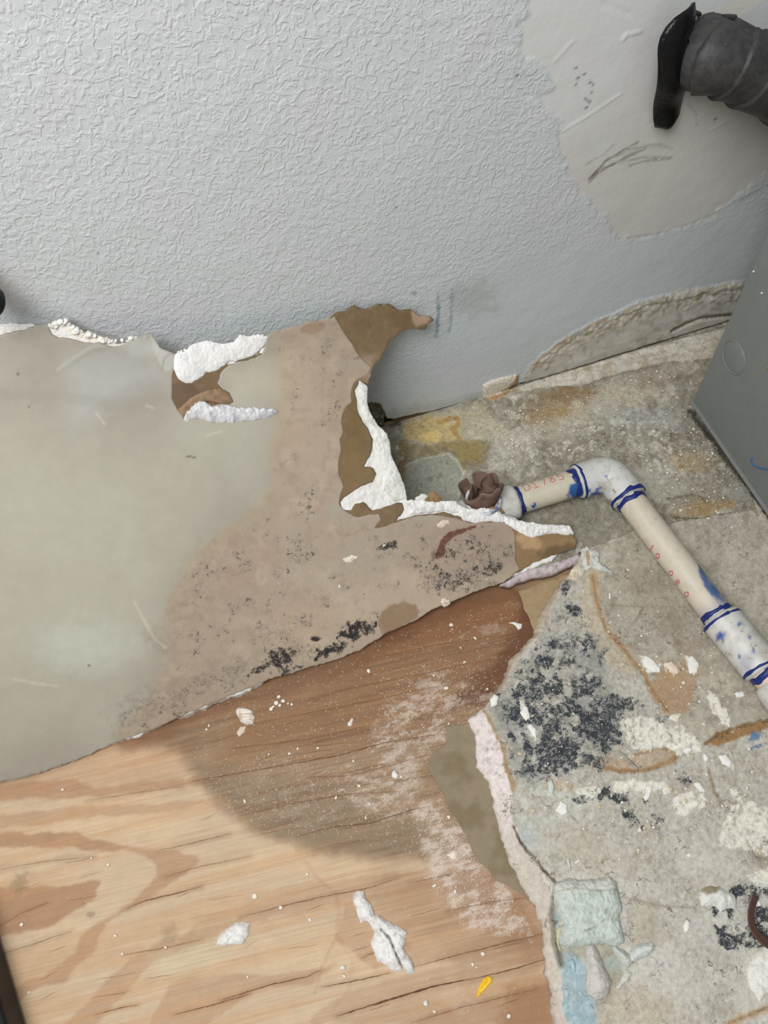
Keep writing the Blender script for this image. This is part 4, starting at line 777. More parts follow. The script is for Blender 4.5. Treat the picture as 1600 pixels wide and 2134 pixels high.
cr_ = crumbs_part('edge_crumbs', [(90, 656), (105, 653), (130, 652), (150, 676), (190, 688), (240, 704), (262, 698), (276, 690)], .0011, .0044, 5, lambda x, y: sheet_z(x, y)-.003, on_sheet, MGY, sheet, 54); cr_['kind'] = 'stuff'; cr_['label'] = 'white gypsum crumbs hanging on the torn top edge'
cr_ = crumbs_part('edge_crumbs', [(366, 745), (385, 736), (402, 718), (500, 700), (560, 697)], .0007, .0018, 6, lambda x, y: sheet_z(x, y)-.001, on_sheet, MGY, sheet, 16); cr_['kind'] = 'stuff'
# ridges of gypsum along the notch
patch_on(sheet_z, spx, 'gypsum_ridge', [(845, 1048), (850, 1041), (880, 1043), (905, 1045), (925, 1045), (950, 1046), (970, 1060), (1002, 1060), (1032, 1062), (1060, 1076), (1100, 1088), (1150, 1092), (1186, 1096), (1196, 1110), (1180, 1115), (1150, 1108), (1110, 1120), (1090, 1112), (1070, 1102), (1050, 1088), (1020, 1086), (990, 1090), (965, 1084), (955, 1068), (930, 1064), (900, 1068), (870, 1072), (855, 1073), (860, 1060)], .0004, .0035, 19, (246, 245, 243), (228, 224, 220), thick=.006, parent=sheet, amp=.0011, mold=.2)
patch_on(sheet_z, spx, 'gypsum_ridge', [(748, 792), (765, 803), (764, 838), (774, 864), (787, 886), (806, 904), (812, 926), (816, 950), (834, 990), (845, 1025), (846, 1038), (820, 1044), (800, 1020), (805, 985), (790, 955), (782, 930), (778, 905), (760, 880), (750, 850), (745, 815)], .0002, .0022, 20, (236, 236, 230), (214, 214, 206), thick=.004, parent=sheet, amp=.0009, mold=.35)
# lilac plaster strip under the right tip
def strip_z(x, y): return 0*x-.004
s_ = patch_on(strip_z, lambda p: [tuple(fl1(*q, .0)[:2]) for q in p], 'plaster_strip', [(1040, 1216), (1060, 1205), (1080, 1193), (1110, 1182), (1150, 1172), (1180, 1160), (1207, 1150), (1212, 1162), (1200, 1172), (1170, 1185), (1150, 1195), (1110, 1200), (1080, 1210), (1062, 1219)], 0, .007, 23, (206, 192, 194), (170, 156, 158), thick=.009, amp=.0009)
tag(s_, 'lilac-grey plaster strip lying between the leaning drywall tip and the tan torn paper', 'plaster'); centre(s_)
# ================================================================== tubes swept along a path
def sweep(path, rad, nseg=32, cap=True, rfun=None):
    """path (n,3), rad (n,), returns V,F (quads) with (s,theta) grid; theta measured from up-ish vector"""
    path = np.asarray(path, float); n = len(path); rad = np.full(n, rad) if np.isscalar(rad) else np.asarray(rad)
    tg = np.gradient(path, axis=0); tg /= np.linalg.norm(tg, axis=1)[:, None]
    up = np.array([0.02, .03, 1.]); V = []; th = np.linspace(0, 2*np.pi, nseg, endpoint=False)
    for i in range(n):
        a = np.cross(tg[i], up); a /= np.linalg.norm(a); b = np.cross(a, tg[i])
        r = rad[i]*np.ones(nseg)
        if rfun is not None: r = rfun(i/(n-1), th, r)
        V.append(path[i]+np.cos(th)[:, None]*b*r[:, None]+np.sin(th)[:, None]*a*r[:, None])
    V = np.concatenate(V); F = []
    I = np.arange(n-1)[:, None]*nseg; J = np.arange(nseg)[None]; K = (J+1) % nseg
    F = np.stack([(I+J).ravel(), (I+K).ravel(), (I+nseg+K).ravel(), (I+nseg+J).ravel()], 1)
    if cap:
        c0 = len(V); V = np.vstack([V, path[0], path[-1]])
        j = np.arange(nseg); k = (j+1) % nseg; e = (n-1)*nseg
        F = np.vstack([F, np.stack([k, j, np.full(nseg, c0), np.full(nseg, c0)], 1), np.stack([e+j, e+k, np.full(nseg, c0+1), np.full(nseg, c0+1)], 1)])
    return V, F
def quadtri_mesh(name, V, F, smooth=True):
    bm = bmesh.new(); vs = [bm.verts.new(v) for v in V]
    for f in F:
        g = []
        for i in f:
            if not g or g[-1] != i: g.append(i)
        if g[0] == g[-1]: g = g[:-1]
        try: q = bm.faces.new([vs[i] for i in g]); q.smooth = smooth
        except ValueError: pass
    me = bpy.data.meshes.new(name); bm.to_mesh(me); bm.free(); return me
def lerp_path(a, b, n): a = np.array(a); b = np.array(b); return a+(b-a)*np.linspace(0, 1, n)[:, None]
CAMV = CAM
def visible(P, axis_pts):                                # only the side that faces up
    return sm(-.2, .2, P[:, 2]-.021)
def tube_me(name, path, rad, base, painter=None, nseg=40, cap=True, rfun=None):
    V, F = sweep(path, rad, nseg, cap, rfun); me = quadtri_mesh(name, V, F)
    A = Paint(V, base)
    if painter: painter(A, A.px, V)
    A.put(me); return me
RP, RF, ZP = .0163, .0208, .0222
a0 = fl1(1070, 1041, ZP); a1 = fl1(1205, 1008, ZP); cor = fl1(1279, 994, ZP); yrow = (a0[1]+a1[1])/2
cor = np.array([fl1(1275, 995, ZP)[0], yrow-.001, ZP]); b1 = fl1(1500, 1288, ZP); bd = unit(b1-cor); ad = unit(cor-np.array([a0[0], yrow, ZP]))
tee_c = np.array([fl1(1000, 1052, ZP)[0], yrow, ZP])
pvc = empty('pvc_pipe', (float(cor[0]), float(cor[1]), 0), 'off-white plastic pipe with an elbow and blue primer rings, lying on the dirty floor', 'pipe')
MPV = grime('dirty_pvc', .42, .05, 120, mold_c=(120, 112, 98), mold_s=360, dust_c=(170, 162, 146), dust_s=500, b1=.00008, b1s=400)
MPV.node_tree.nodes['Principled BSDF'].inputs['Specular IOR Level'].default_value = .45
BLUE = (30, 46, 112)
def p_pipe(A, px, V):
    A.f(.5*sm(-.1, .6, A.n(60, 3)), (206, 198, 180)); A.f(.45*lmask(px, [(1090, 1016), (1200, 992)], 6, 12, 4, 20), (196, 186, 164)); A.f(.3*sm(.2, .6, A.n(14, 5)), (188, 178, 156))
    up = V[:, 2] > ZP-.006
    for x, y, rx, ry, an in [(1112, 1054, 4.5, 5, 0), (1090, 1070, 9, 12, 10), (1200, 1024, 14, 22, 10), (1192, 1046, 12, 6, -20)]: A.f(up*emask(px, x, y, rx, ry, an, .25, .5, 6, x), (40, 88, 150) if rx > 12 or rx == 4.5 else BLUE)
    for poly in [[(1452, 1168), (1462, 1176), (1468, 1195), (1480, 1215), (1500, 1240), (1512, 1255), (1490, 1248), (1470, 1228), (1458, 1200)], [(1480, 1210), (1490, 1222), (1500, 1235), (1492, 1248), (1482, 1235)]]: A.f(up*.9*pmask(px, poly, 2, 2, 7, 3), (44, 84, 142))
    A.f(up*.5*pmask(px, [(1450, 1160), (1480, 1190), (1530, 1270), (1500, 1260), (1465, 1215)], 3, 4, 10, 3), (90, 112, 148))
    for q in (b1, ): A.f(.5*sm(.02, -.0, np.abs(V@bd-(b1@bd-.004))), (150, 150, 170))
    A.mo(.36+.2*sm(.2, .6, A.n(30, 7))); A.du(.35+.2*sm(0, .6, A.n(40, 8)))
def p_fit(A, px, V):
    A.f(.5*sm(-.1, .6, A.n(50, 13)), (190, 187, 180)); A.f(.5*sm(.1, .6, A.n(12, 23)), (168, 162, 150)); A.mo(.50+.2*sm(.0, .6, A.n(20, 7))); A.du(.4+.2*sm(0, .6, A.n(30, 9)))
    A.f(.7*lmask(px, [(1255, 1068), (1268, 1058), (1280, 1060)], 1.0, 2, 3), (120, 118, 110)); A.mo(.78*emask(px, 1270, 1048, 22, 10, 20, .5, .6, 6)); A.mo(.62*pmask(px, [(1240, 975), (1320, 968), (1330, 985), (1250, 990)], 5, 4)); A.mo(.8*lmask(px, [(1265, 1000), (1280, 1010), (1278, 1030)], 1, 2, 4))
    up = V[:, 2] > ZP-.010
    for x, y, r in [(1263, 994, 2.5), (1227, 1022, 3), (1244, 1026, 5), (1236, 1030, 4), (1250, 1018, 3), (1255, 1028, 2), (1541, 1371, 4), (1570, 1357, 5), (1540, 1300, 3), (1500, 1328, 8), (1562, 1330, 2)]: A.f(up*emask(px, x, y, r*1.2, r, -20, .3, .6, 4, x), (34, 84, 158))
    A.f(.5*emask(px, 1556, 1380, 12, 20, 20, .5, .4, 9), (150, 150, 176))
def seg(name, p0, p1, r, base, painter, n=24, **k): return obj(name, tube_me(name, lerp_path(p0, p1, n), r, base, painter, **k), MPV, pvc)
A0 = np.array([a0[0], yrow, ZP])
seg('pipe', A0-ad*.010, cor-ad*.034, RP, (204, 196, 178), p_pipe, 60)
seg('pipe', cor+bd*.034, b1+bd*.010, RP, (206, 196, 178), p_pipe, 90)
cpl_end = fl1(1592, 1398, ZP)
seg('pipe', cpl_end-bd*.012, cpl_end+bd*.05, RP, (212, 190, 170), p_pipe, 16)
def socket(name, p0, p1, r=RF, lip=.0012, label=None):
    n = 22; path = lerp_path(p0, p1, n); rad = np.full(n, r); rad[0] = r-lip; rad[-1] = r-lip
    return obj(name, tube_me(name, path, rad, (206, 205, 200), p_fit, 44), MPV, pvc)
socket('coupling', b1-bd*.001, cpl_end)
c2 = cpl_end+bd*.013; socket('coupling', c2, c2+bd*.09)
# elbow: two sockets and a swollen bend in one skin
R_ = .020; s0 = cor-ad*R_; s1 = cor+bd*R_; arc = []
for t in np.linspace(0, 1, 16): arc.append((1-t)**2*s0+2*t*(1-t)*cor+t*t*s1)
path = np.vstack([lerp_path(cor-ad*.041, s0, 8)[:-1], arc, lerp_path(s1, cor+bd*.043, 8)[1:]]); rad = np.full(len(path), RF); rad[0] -= .001; rad[-1] -= .001
rad[7:23] += .0010*np.sin(np.linspace(0, np.pi, 16))
obj('elbow', tube_me('elbow', path, rad, (206, 206, 204), p_fit, 48), MPV, pvc)
# tee with an open upright branch
tl = A0+ad*0.001
socket('tee_run', tee_c-ad*.036, tl, RF)
bp = np.array([fl1(1002, 1030, .050)[0], yrow+.001, 0]); n = 14
outer = lerp_path((bp[0], bp[1], ZP), (bp[0], bp[1], .050), n); inner = lerp_path((bp[0], bp[1], .0502), (bp[0], bp[1], .030), 8)
V, F = sweep(np.vstack([outer, inner+np.array([1e-5, 0, 0])]), 1, 44, False); th = np.linspace(0, 2*np.pi, 44, endpoint=False); V = []
for z, r in [(ZP, RF), (.032, RF), (.042, RF), (.0490, RF), (.0500, RF-.0006), (.0502, RF-.0022), (.0496, RF-.0034), (.040, RF-.0036), (.030, RF-.0040)]:
    V.append(np.column_stack([bp[0]+r*np.cos(th), bp[1]+r*np.sin(th), np.full(44, z)]))
V = np.concatenate(V); nr = 9; F = [(i*44+j, i*44+(j+1) % 44, (i+1)*44+(j+1) % 44, (i+1)*44+j) for i in range(nr-1) for j in range(44)]
me = quadtri_mesh('tee_branch', V, F)
A = Paint(V, (206, 210, 214)); A.f(.8*((V[:, 2] > .0485)*(V[:, 1] < bp[1]))*sm(-.1, .3, A.n(12, 3)), BLUE); A.f(.8*emask(A.px, 996, 1046, 5, 8, 0, .3, .4, 5), (60, 100, 150)); A.f((V[:, 2] < .046)*(np.hypot(V[:, 0]-bp[0], V[:, 1]-bp[1]) < RF-.003)*.8, (110, 90, 74)); A.mo(.3+0*A.mold); A.put(me); obj('tee_branch', me, MPV, pvc)
# blue primer smeared round each joint
MBL = plain('blue_primer', BLUE, .35, .35, 300, .0003, 500)
def ring(p, d, r, w_, seed, drip=.004):
    th = np.linspace(0, 2*np.pi, 72); lo = -w_*np.clip(.6+.4*fbm(th*1.6, th*0, seed, 3), .25, 1.1); hi = w_*np.clip(.6+.4*fbm(th*1.6, th*0+5, seed+1, 3), .25, 1.1)
    lo[-1] = lo[0]; hi[-1] = hi[0]
    a = np.cross(d, [0.02, .03, 1]); a /= np.linalg.norm(a); b = np.cross(a, d); V = []
    for k, (off, rr) in enumerate([(lo, -.0002), (lo*.9, .0005), (hi*.9, .0006), (hi, -.0002)]):
        R = r+rr; V.append(p+d*off[:, None]+np.cos(th)[:, None]*b*R+np.sin(th)[:, None]*a*R)
    V = np.concatenate(V); m_ = 72
    F = [(k*m_+j, k*m_+j+1, (k+1)*m_+j+1, (k+1)*m_+j) for k in range(3) for j in range(m_-1)]
    return obj('primer_ring', quadtri_mesh('primer_ring', V, F), MBL, pvc)
ring(tl+ad*.0030, ad, RP+.0004, .0036, 3); ring(cor-ad*.0455, ad, RP+.0004, .0065, 5); ring(cor-ad*.0385, ad, RF+.0002, .0024, 15); ring(cor+bd*.0470, bd, RP+.0004, .0058, 8); ring(cor+bd*.0395, bd, RF+.0002, .0040, 9)
ring(b1-bd*.0052, bd, RP+.0004, .0050, 12); ring(b1+bd*.0030, bd, RF+.0002, .0022, 22); ring(cpl_end-bd*.0036, bd, RF+.0002, .0024, 14); ring(cpl_end+bd*.0045, bd, RP+.0004, .0050, 18)
# red lettering printed on the pipe
MRED = plain('red_print', (196, 104, 108), .6, .3, 900, 0)
GLY = {'D': [[(0, 0), (0, 1)], [(0, 1), (.45, 1), (.62, .75), (.62, .25), (.45, 0), (0, 0)]], '1': [[(.1, .8), (.3, 1), (.3, 0)], [(.05, 0), (.55, 0)]], '7': [[(0, 1), (.6, 1), (.25, 0)]],
       '8': [[(.3, .52), (.05, .75), (.3, 1), (.55, .75), (.3, .52), (0, .25), (.3, 0), (.6, .25), (.3, .52)]], '5': [[(.58, 1), (.08, 1), (.05, .55), (.4, .6), (.6, .35), (.4, 0), (0, .05)]],
       'B': [[(0, 0), (0, 1), (.4, 1), (.55, .78), (.4, .54), (0, .52)], [(.4, .54), (.62, .28), (.42, 0), (0, 0)]], '-': [[(.1, .5), (.5, .5)]], '0': [[(.3, 0), (.05, .3), (.05, .7), (.3, 1), (.55, .7), (.55, .3), (.3, 0)]]}
def write(text, p, d, r, h, phi0, adv=.95, wd=.0007, flip=1):
    """stroke letters wrapped on a pipe: start p, direction d, phi0 the angle of the text's middle line"""
    a = np.cross(d, [0.02, .03, 1]); a /= np.linalg.norm(a); b = np.cross(a, d); V = []; F = []
    def on(u, v): 
        ph = phi0+v/r; return p+d*u+(np.cos(ph)*b-np.sin(ph)*a)*(r+.00025)
    u0 = 0
    for ch in text:
        for st in GLY.get(ch, []):
            pts = []
            for q0, q1 in zip(st[:-1], st[1:]):
                for t in np.linspace(0, 1, 6)[:-1]: pts.append((q0[0]+(q1[0]-q0[0])*t, q0[1]+(q1[1]-q0[1])*t))
            pts.append(st[-1]); Q = np.array([(u0+x*h*flip, (y-.5)*h) for x, y in pts]); tg = np.gradient(Q, axis=0); tg /= np.linalg.norm(tg, axis=1)[:, None]+1e-9; nn = np.column_stack([-tg[:, 1], tg[:, 0]])
            b0 = len(V)
            for q, m_ in zip(Q, nn): V.append(on(*(q+m_*wd/2))); V.append(on(*(q-m_*wd/2)))
            F += [(b0+2*i, b0+2*i+1, b0+2*i+3, b0+2*i+2) for i in range(len(Q)-1)]
        u0 += adv*h
    return obj('lettering', quadtri_mesh('lettering', V, F, False), MRED, pvc)
write('D1785-B', A0+ad*.012, ad, RP, .0112, .34, .95, .0009)['label'] = 'red printed lettering D1785'
for t0, s_ in ((.105, '1'), (.116, '0'), (.140, '0'), (.152, '8'), (.168, '0')): write(s_, cor+bd*t0, bd, RP, .0085, -1.42, 1.0, .0012)
# crumpled brown paper stuffed in the branch
V = []; F = []; nn, mm = 84, 18
for k, (r0, r1, h0, ph, t1) in enumerate([(.0140, .0250, .040, 2.0, 6.0), (.006, .0170, .032, 5.3, 4.2), (.010, .021, .036, .2, 2.6)]):
    b0 = len(V)
    for i in range(nn):
        t = i/(nn-1)*t1+ph
        for j in range(mm):
            v = j/(mm-1); fold = .0058*math.sin(2.3*t+2.0*v+k*2)+.0026*math.sin(4.7*t+1.3+3*v)+.0010*math.sin(8*t+v)
            r = r0+(r1-r0-(.010*max(0, -math.sin(t))))*v**.8+fold*v*(1-.5*max(0, -math.sin(t))); lip = max(0, v-.75)/.25*max(0, math.sin(2.3*t+k*1.7)); r += -.006*lip
            z = .039+v*h0*(.74+.26*math.sin(1.3*t+1.2+k)+.04*math.sin(5.1*t+k))-.004*lip
            V.append((bp[0]+r*math.cos(t)+.002*v, bp[1]+r*.9*math.sin(t)+.004*v, z))
    F += [(b0+i*mm+j, b0+(i+1)*mm+j, b0+(i+1)*mm+j+1, b0+i*mm+j+1) for i in range(nn-1) for j in range(mm-1)]
me = quadtri_mesh('crumpled_paper', np.array(V), F); A = Paint(np.array(V), (112, 90, 78)); A.f(.6*sm(-.1, .5, A.n(16, 3)), (84, 62, 52)); A.f(.8*sm(.066, .074, A.P[:, 2]), (146, 124, 110)); A.mo(.45+0*A.mold); A.put(me)  # darker inside, paler at the rim: shade of the hollow put into the colour
o = obj('crumpled_paper', me, MP); md = o.modifiers.new('thick', 'SOLIDIFY'); md.thickness = .0006; tag(o, 'crumpled dark brown paper stuffed in the open upright pipe branch', 'paper'); centre(o)
# ================================================================== grey metal cabinet
cab = empty('metal_cabinet', (.64, -.4, 0), 'grey painted metal cabinet with a round knockout, standing at the right edge', 'cabinet')
MC = plain('grey_enamel', (124, 128, 126), .42, .06, 60, .00012, 900); XC = .515
obj('cabinet_body', box_me('cabinet_body', (XC, -.74, .004), (.80, -.108, .55), .0015, 2), MC, cab)
obj('base_lip', box_me('base_lip', (XC-.0035, -.74, .0010), (.80, -.1085, .0045), .0008, 2), plain('lip_grey', (128, 130, 127), .5, .1), cab)
kc = np.array([XC, -.1375, .1165]); V, F = sweep([kc+np.array([-.0012, 0, 0]), kc+np.array([-.0013, 0, 0])], .0185, 4)
def disc_part(name, r_, x0, prof, mat):
    th = np.linspace(0, 2*np.pi, 56, endpoint=False); V = []; 
    for r, x in prof: V.append(np.column_stack([np.full(56, x0+x), kc[1]+r*np.cos(th), kc[2]+r*np.sin(th)]))
    V = np.concatenate(V); k = len(prof); F = [(i*56+j, i*56+(j+1) % 56, (i+1)*56+(j+1) % 56, (i+1)*56+j) for i in range(k-1) for j in range(56)]
    V = np.vstack([V, [x0+prof[-1][1], kc[1], kc[2]]]); F += [((k-1)*56+j, (k-1)*56+(j+1) % 56, len(V)-1) for j in range(56)]
    o = obj(name, quadtri_mesh(name, V, F), mat, cab); return o
disc_part('knockout', 1, XC, [(.0205, .0002), (.0203, -.0009), (.0195, -.0013), (.0188, -.0006), (.0183, .00015), (.0178, -.0007), (.0168, -.0010)], MC)
tb = lambda p: (CAM+rays([p])[0]*((XC-.0006)/rays([p])[0][0]))
bl = [(1567, 954), (1564, 960), (1568, 968), (1580, 975), (1595, 978), (1612, 985), (1640, 980)]
V, F = sweep(np.array([tb(p) for p in bl]), .0007, 6); obj('blue_scribble', quadtri_mesh('blue_scribble', V, F), plain('blue_crayon', (46, 110, 176), .6), cab)
for k, (x, y) in enumerate([(1568, 567), (1585, 612)]):
    V, F = sweep(np.array([tb((x, y)), tb((x+3, y-2))]), .0010, 6); obj('paint_speck', quadtri_mesh('paint_speck', V, F), plain('speck_white', (220, 222, 220), .7), cab)
V, F = sweep(np.array([tb((1598, 768)), tb((1604, 764))]), .0012, 6); obj('paint_speck', quadtri_mesh('paint_speck', V, F), plain('speck_yellow', (196, 160, 40), .7), cab)
# ================================================================== black taped pipe out of the wall
MT = N('black_tape'); _h = MT.noise(160, 4, .6); _w = MT.noise(190, 5, .75, 1.0); _c = MT.mix(MT.rng(_h, .3, .7), T((52, 52, 53)), T((68, 67, 66))); _c = MT.mix(MT.rng(_w, .67, .73, 0, .7), _c, T((200, 198, 192)))
MT = MT.done(_c, .5, MT.bump(_h, .0005))
tp = empty('taped_pipe', (.47, -.03, .35), 'black tape-wrapped pipe coming out of the white wall at upper right', 'pipe')
q0 = wl1(1470, 108, .012); q1 = wl1(1466, 116, -.018); q2 = wl1(1535, 134, -.034); q3 = wl1(1630, 182, -.046); q4 = wl1(1880, 320, -.070)
ctl = [q0, q1, q2, q3, q4]
def bez(ctl, n):
    ctl = np.array(ctl); t = np.linspace(0, len(ctl)-1.001, n); out = []
    P = np.vstack([2*ctl[0]-ctl[1], ctl, 2*ctl[-1]-ctl[-2]])
    for x in t:
        i = int(x); f = x-i; p0, p1, p2, p3 = P[i:i+4]
        out.append(.5*((2*p1)+(-p0+p2)*f+(2*p0-5*p1+4*p2-p3)*f*f+(-p0+3*p1-3*p2+p3)*f**3))
    return np.array(out)
pt = bez(ctl, 220)
def wrapr(u, th, r):
    s_ = (u*6.2+th/(2*np.pi)*.55+.05*np.sin(th*2)) % 1.0
    return r*(1+.12*(1-s_)**1.5+.012*np.sin(3*th+9*u))
V, F = sweep(pt, .0280, 56, True, wrapr); obj('tape_wrap', quadtri_mesh('tape_wrap', V, F), MT, tp)
# loose tape end folded down against the wall
def ribbon(name, cl, wds, mat, parent, th=.0012, nrm_y=True, curl=.004):
    V = []; n = len(cl); m = 9
    for i in range(n):
        t = cl[min(i+1, n-1)]-cl[max(i-1, 0)]; t = unit(t); s = unit(np.cross(t, [0, -1, 0])); 
        for j in range(m):
            v = j/(m-1)*2-1; V.append(cl[i]+s*v*wds[i]/2+np.array([0, curl*(v*v)-.002*math.sin(i*.6+v), 0]))
    F = [(i*m+j, (i+1)*m+j, (i+1)*m+j+1, i*m+j+1) for i in range(n-1) for j in range(m-1)]
    o = obj(name, quadtri_mesh(name, np.array(V), F), mat, parent); md = o.modifiers.new('t', 'SOLIDIFY'); md.thickness = th; return o
cl = bez([wl1(1440, 48, -.012), wl1(1412, 80, -.022), wl1(1405, 130, -.026), wl1(1400, 190, -.020), wl1(1394, 236, -.012), wl1(1390, 262, -.010)], 26)
wd = np.interp(np.linspace(0, 1, 26), [0, .2, .5, .8, .93, 1], [.030, .026, .026, .027, .022, .008])
MTT = plain('tape_end_black', (14, 14, 15), .28, .3, 200, .0012, 120)
ribbon('loose_tape', cl, wd, MTT, tp, .003, curl=.005)['label'] = 'flat end of black tape hanging down beside the pipe'
for k, (x0, y0, x1, y1, r) in enumerate([(1422, 38, 1440, 28, .0022), (1440, 28, 1458, 30, .0018), (1455, 36, 1470, 42, .0016), (1490, 42, 1530, 38, .003)]):
    V, F = sweep(bez([wl1(x0, y0, -.004), wl1((x0+x1)/2, (y0+y1)/2-3, -.006), wl1(x1, y1, -.004)], 8), r, 8); obj('tape_scrap', quadtri_mesh('tape_scrap', V, F), MT, tp)
def blob(name, pts, mat, lab, cat, y=-.004, depth=.006, seed=1):
    poly = jagged([tuple(wl1(*p)[[0, 2]]) for p in pts], .0012, .004, seed)
    def zf(x, z):
        d, _ = sdf(np.column_stack([x, z]), poly); return .0002+depth*(1-np.exp(-np.maximum(d, 0)/.006))+.0012*fbm(x/.006, z/.006, seed, 3)
    me = hf(name, poly, .0014, .0014, zf, .001, paint=lambda me, P, s: attrs(me, np.tile(lin((222, 220, 210)), (len(P), 1)), mold=np.zeros(len(P))+.2, dust=np.zeros(len(P))), upright=True)
    o = obj(name, me, mat); tag(o, lab, cat); return o
blob('wall_filler', [(1398, 75), (1405, 45), (1425, 28), (1450, 22), (1480, 35), (1510, 38), (1540, 50), (1540, 120), (1500, 180), (1430, 180), (1405, 130)], MGY, 'rough white filler ring on the wall around the black taped pipe', 'filler', seed=4)
# small black fitting at left edge, black case at lower left corner
MBK = N('black_plastic'); _w = MBK.noise(420, 5, .8); MBK = MBK.done(MBK.mix(MBK.rng(_w, .64, .72, 0, .7), T((16, 18, 24)), T((120, 124, 134))), .35, MBK.bump(_w, .0006))
V, F = sweep(bez([wl1(-90, 560, -.02), wl1(-50, 600, -.025), wl1(-17, 629, -.03), wl1(-9, 634, -.03)], 24), np.concatenate([np.full(18, .0125), .0125*np.sqrt(np.maximum(0, 1-np.linspace(0, .97, 6)**2))]), 28)
o = obj('black_hose', quadtri_mesh('black_hose', V, F), MBK); tag(o, 'round black hose end poking in at the left edge above the drywall', 'hose'); centre(o)
case = empty('black_case', (-.43, -.52, PLYZ), 'black scuffed plastic case cut off by the lower left corner', 'case')
c0 = fl1(-12, 1950, .0); c1 = fl1(44, 2140, .0); dd_ = unit(c1-c0); nn_ = np.array([-dd_[1], dd_[0], 0]); 
if nn_[0] > 0: nn_ = -nn_
bm = bmesh.new(); bmesh.ops.create_cube(bm, size=1)
for v in bm.verts:
    u = .045 if v.co.x > 0 else -.20; s_ = 0 if v.co.y > 0 else .12; z = .026 if v.co.z > 0 else PLYZ+.0005
    q = c1-dd_*(.10)+dd_*(u+.10)*1.0+nn_*s_; q = (c0+dd_*(-.05 if v.co.x < 0 else .22))+nn_*s_; v.co = Vector((q[0], q[1], z))
bmesh.ops.bevel(bm, geom=bm.edges[:], offset=.006, segments=4, affect='EDGES', profile=.5); bmesh.ops.recalc_face_normals(bm, faces=bm.faces[:])
me = bpy.data.meshes.new('case_body'); bm.to_mesh(me); bm.free(); obj('case_body', me, MBK, case)
bm = bmesh.new(); bmesh.ops.create_cube(bm, size=1)
for v in bm.verts:
    q = (c0+dd_*(-.04 if v.co.x < 0 else .21))+nn_*(.010 if v.co.y > 0 else .11); v.co = Vector((q[0], q[1], .030 if v.co.z > 0 else .0262))
bmesh.ops.bevel(bm, geom=bm.edges[:], offset=.0016, segments=2, affect='EDGES', profile=.5); bmesh.ops.recalc_face_normals(bm, faces=bm.faces[:])
me = bpy.data.meshes.new('case_rim'); bm.to_mesh(me); bm.free(); obj('case_rim', me, MBK, case)
# ================================================================== loose pieces
WHT, WH2, CRE = (236, 234, 230), (214, 208, 204), (226, 208, 190)
def ply_f(x, y): return 0*x+PLYZ+.0002
def brd_f(x, y): return 0*x+.0006
def piece(name, poly, where, lab, cat, dome=.003, base=WHT, c2=WH2, seed=1, grp=None, mat=None, amp=.0007, dx=.0009, edge=.003, jag=.0006, extra=None, tilt=(0, 0), marks=None, lift=.0003, mold=.25, dust=0., step=.003, thick=None):
    f, conv = {'ply': (ply_f, lambda p: [tuple(q[:2]) for q in fl(p, PLYZ+dome*.6)]), 'board': (brd_f, lambda p: [tuple(q[:2]) for q in fl(p, dome*.6)]), 'sheet': (sheet_z, spx)}[where]
    o = patch_on(f, conv, name, poly, lift, dome, seed, base, c2, mat or MGY, thick=thick or dome+lift+.0001, amp=amp, dx=dx, edge=edge, jag=jag, extra=extra, tilt=tilt, marks=marks, mold=mold, dust=dust, step=step)
    tag(o, lab, cat, grp); centre(o); return o
piece('gypsum_chunk', [(735, 1862), (745, 1853), (758, 1855), (763, 1872), (775, 1885), (780, 1905), (795, 1910), (812, 1918), (835, 1930), (848, 1942), (846, 1962), (840, 1975), (850, 1990), (862, 2012), (865, 2028), (848, 2030), (840, 2022), (832, 2027), (815, 2024), (800, 2010), (785, 2005), (778, 1985), (770, 1965), (778, 1942), (770, 1925), (758, 1918), (750, 1925), (745, 1905), (737, 1885)], 'ply',
      'long white gypsum fragment with a crack along it, on the pale plywood', 'plaster', .007, seed=31, amp=.0012, extra=lambda x, y: -.004*lmask(pj(np.column_stack([x, y, 0*x+PLYZ+.006])), [(794, 1936), (812, 1955), (824, 1985), (840, 2020)], 1, 2.5), marks=lambda A: A.f(.8*lmask(A.px, [(794, 1937), (812, 1956), (824, 1985), (838, 2018)], .8, 1.6, 1), (70, 60, 56)))
piece('gypsum_chunk', [(448, 1968), (455, 1950), (470, 1935), (490, 1922), (505, 1920), (521, 1921), (518, 1945), (505, 1967), (485, 1966), (460, 1970)], 'ply', 'white lumpy gypsum chunk alone on the pale plywood, left of the cracked one', 'plaster', .006, seed=33, amp=.0012)
piece('gypsum_chunk', [(490, 1487), (493, 1473), (515, 1473), (526, 1480), (529, 1495), (526, 1508), (512, 1511), (498, 1502)], 'ply', 'cream folded plaster chunk on the brown plywood just below the sheet', 'plaster', .005, (232, 222, 210), (214, 190, 172), 35, amp=.0010, extra=lambda x, y: .0016*np.sin((y+x*.3)/.0011))
piece('gypsum_chunk', [(492, 1528), (500, 1514), (513, 1513), (508, 1526), (498, 1536)], 'ply', 'small cream plaster crumb directly below the folded chunk', 'plaster', .003, CRE, None, 36)
piece('gypsum_chunk', [(816, 1612), (820, 1604), (829, 1612), (826, 1622), (818, 1620)], 'ply', 'small white crumb on the dusty brown plywood, middle of the stain', 'plaster', .003, seed=37)
piece('gypsum_chunk', [(988, 1706), (995, 1702), (1003, 1712), (1000, 1722), (992, 1718)], 'ply', 'small bright white crumb on the olive torn paper', 'plaster', .0035, seed=38)
piece('plaster_flake', [(928, 1782), (938, 1778), (942, 1772), (953, 1774), (952, 1788), (943, 1792), (936, 1785)], 'ply', 'curled white flake at the edge of the dusty plywood by the olive paper', 'plaster', .003, (236, 224, 208), None, 39)
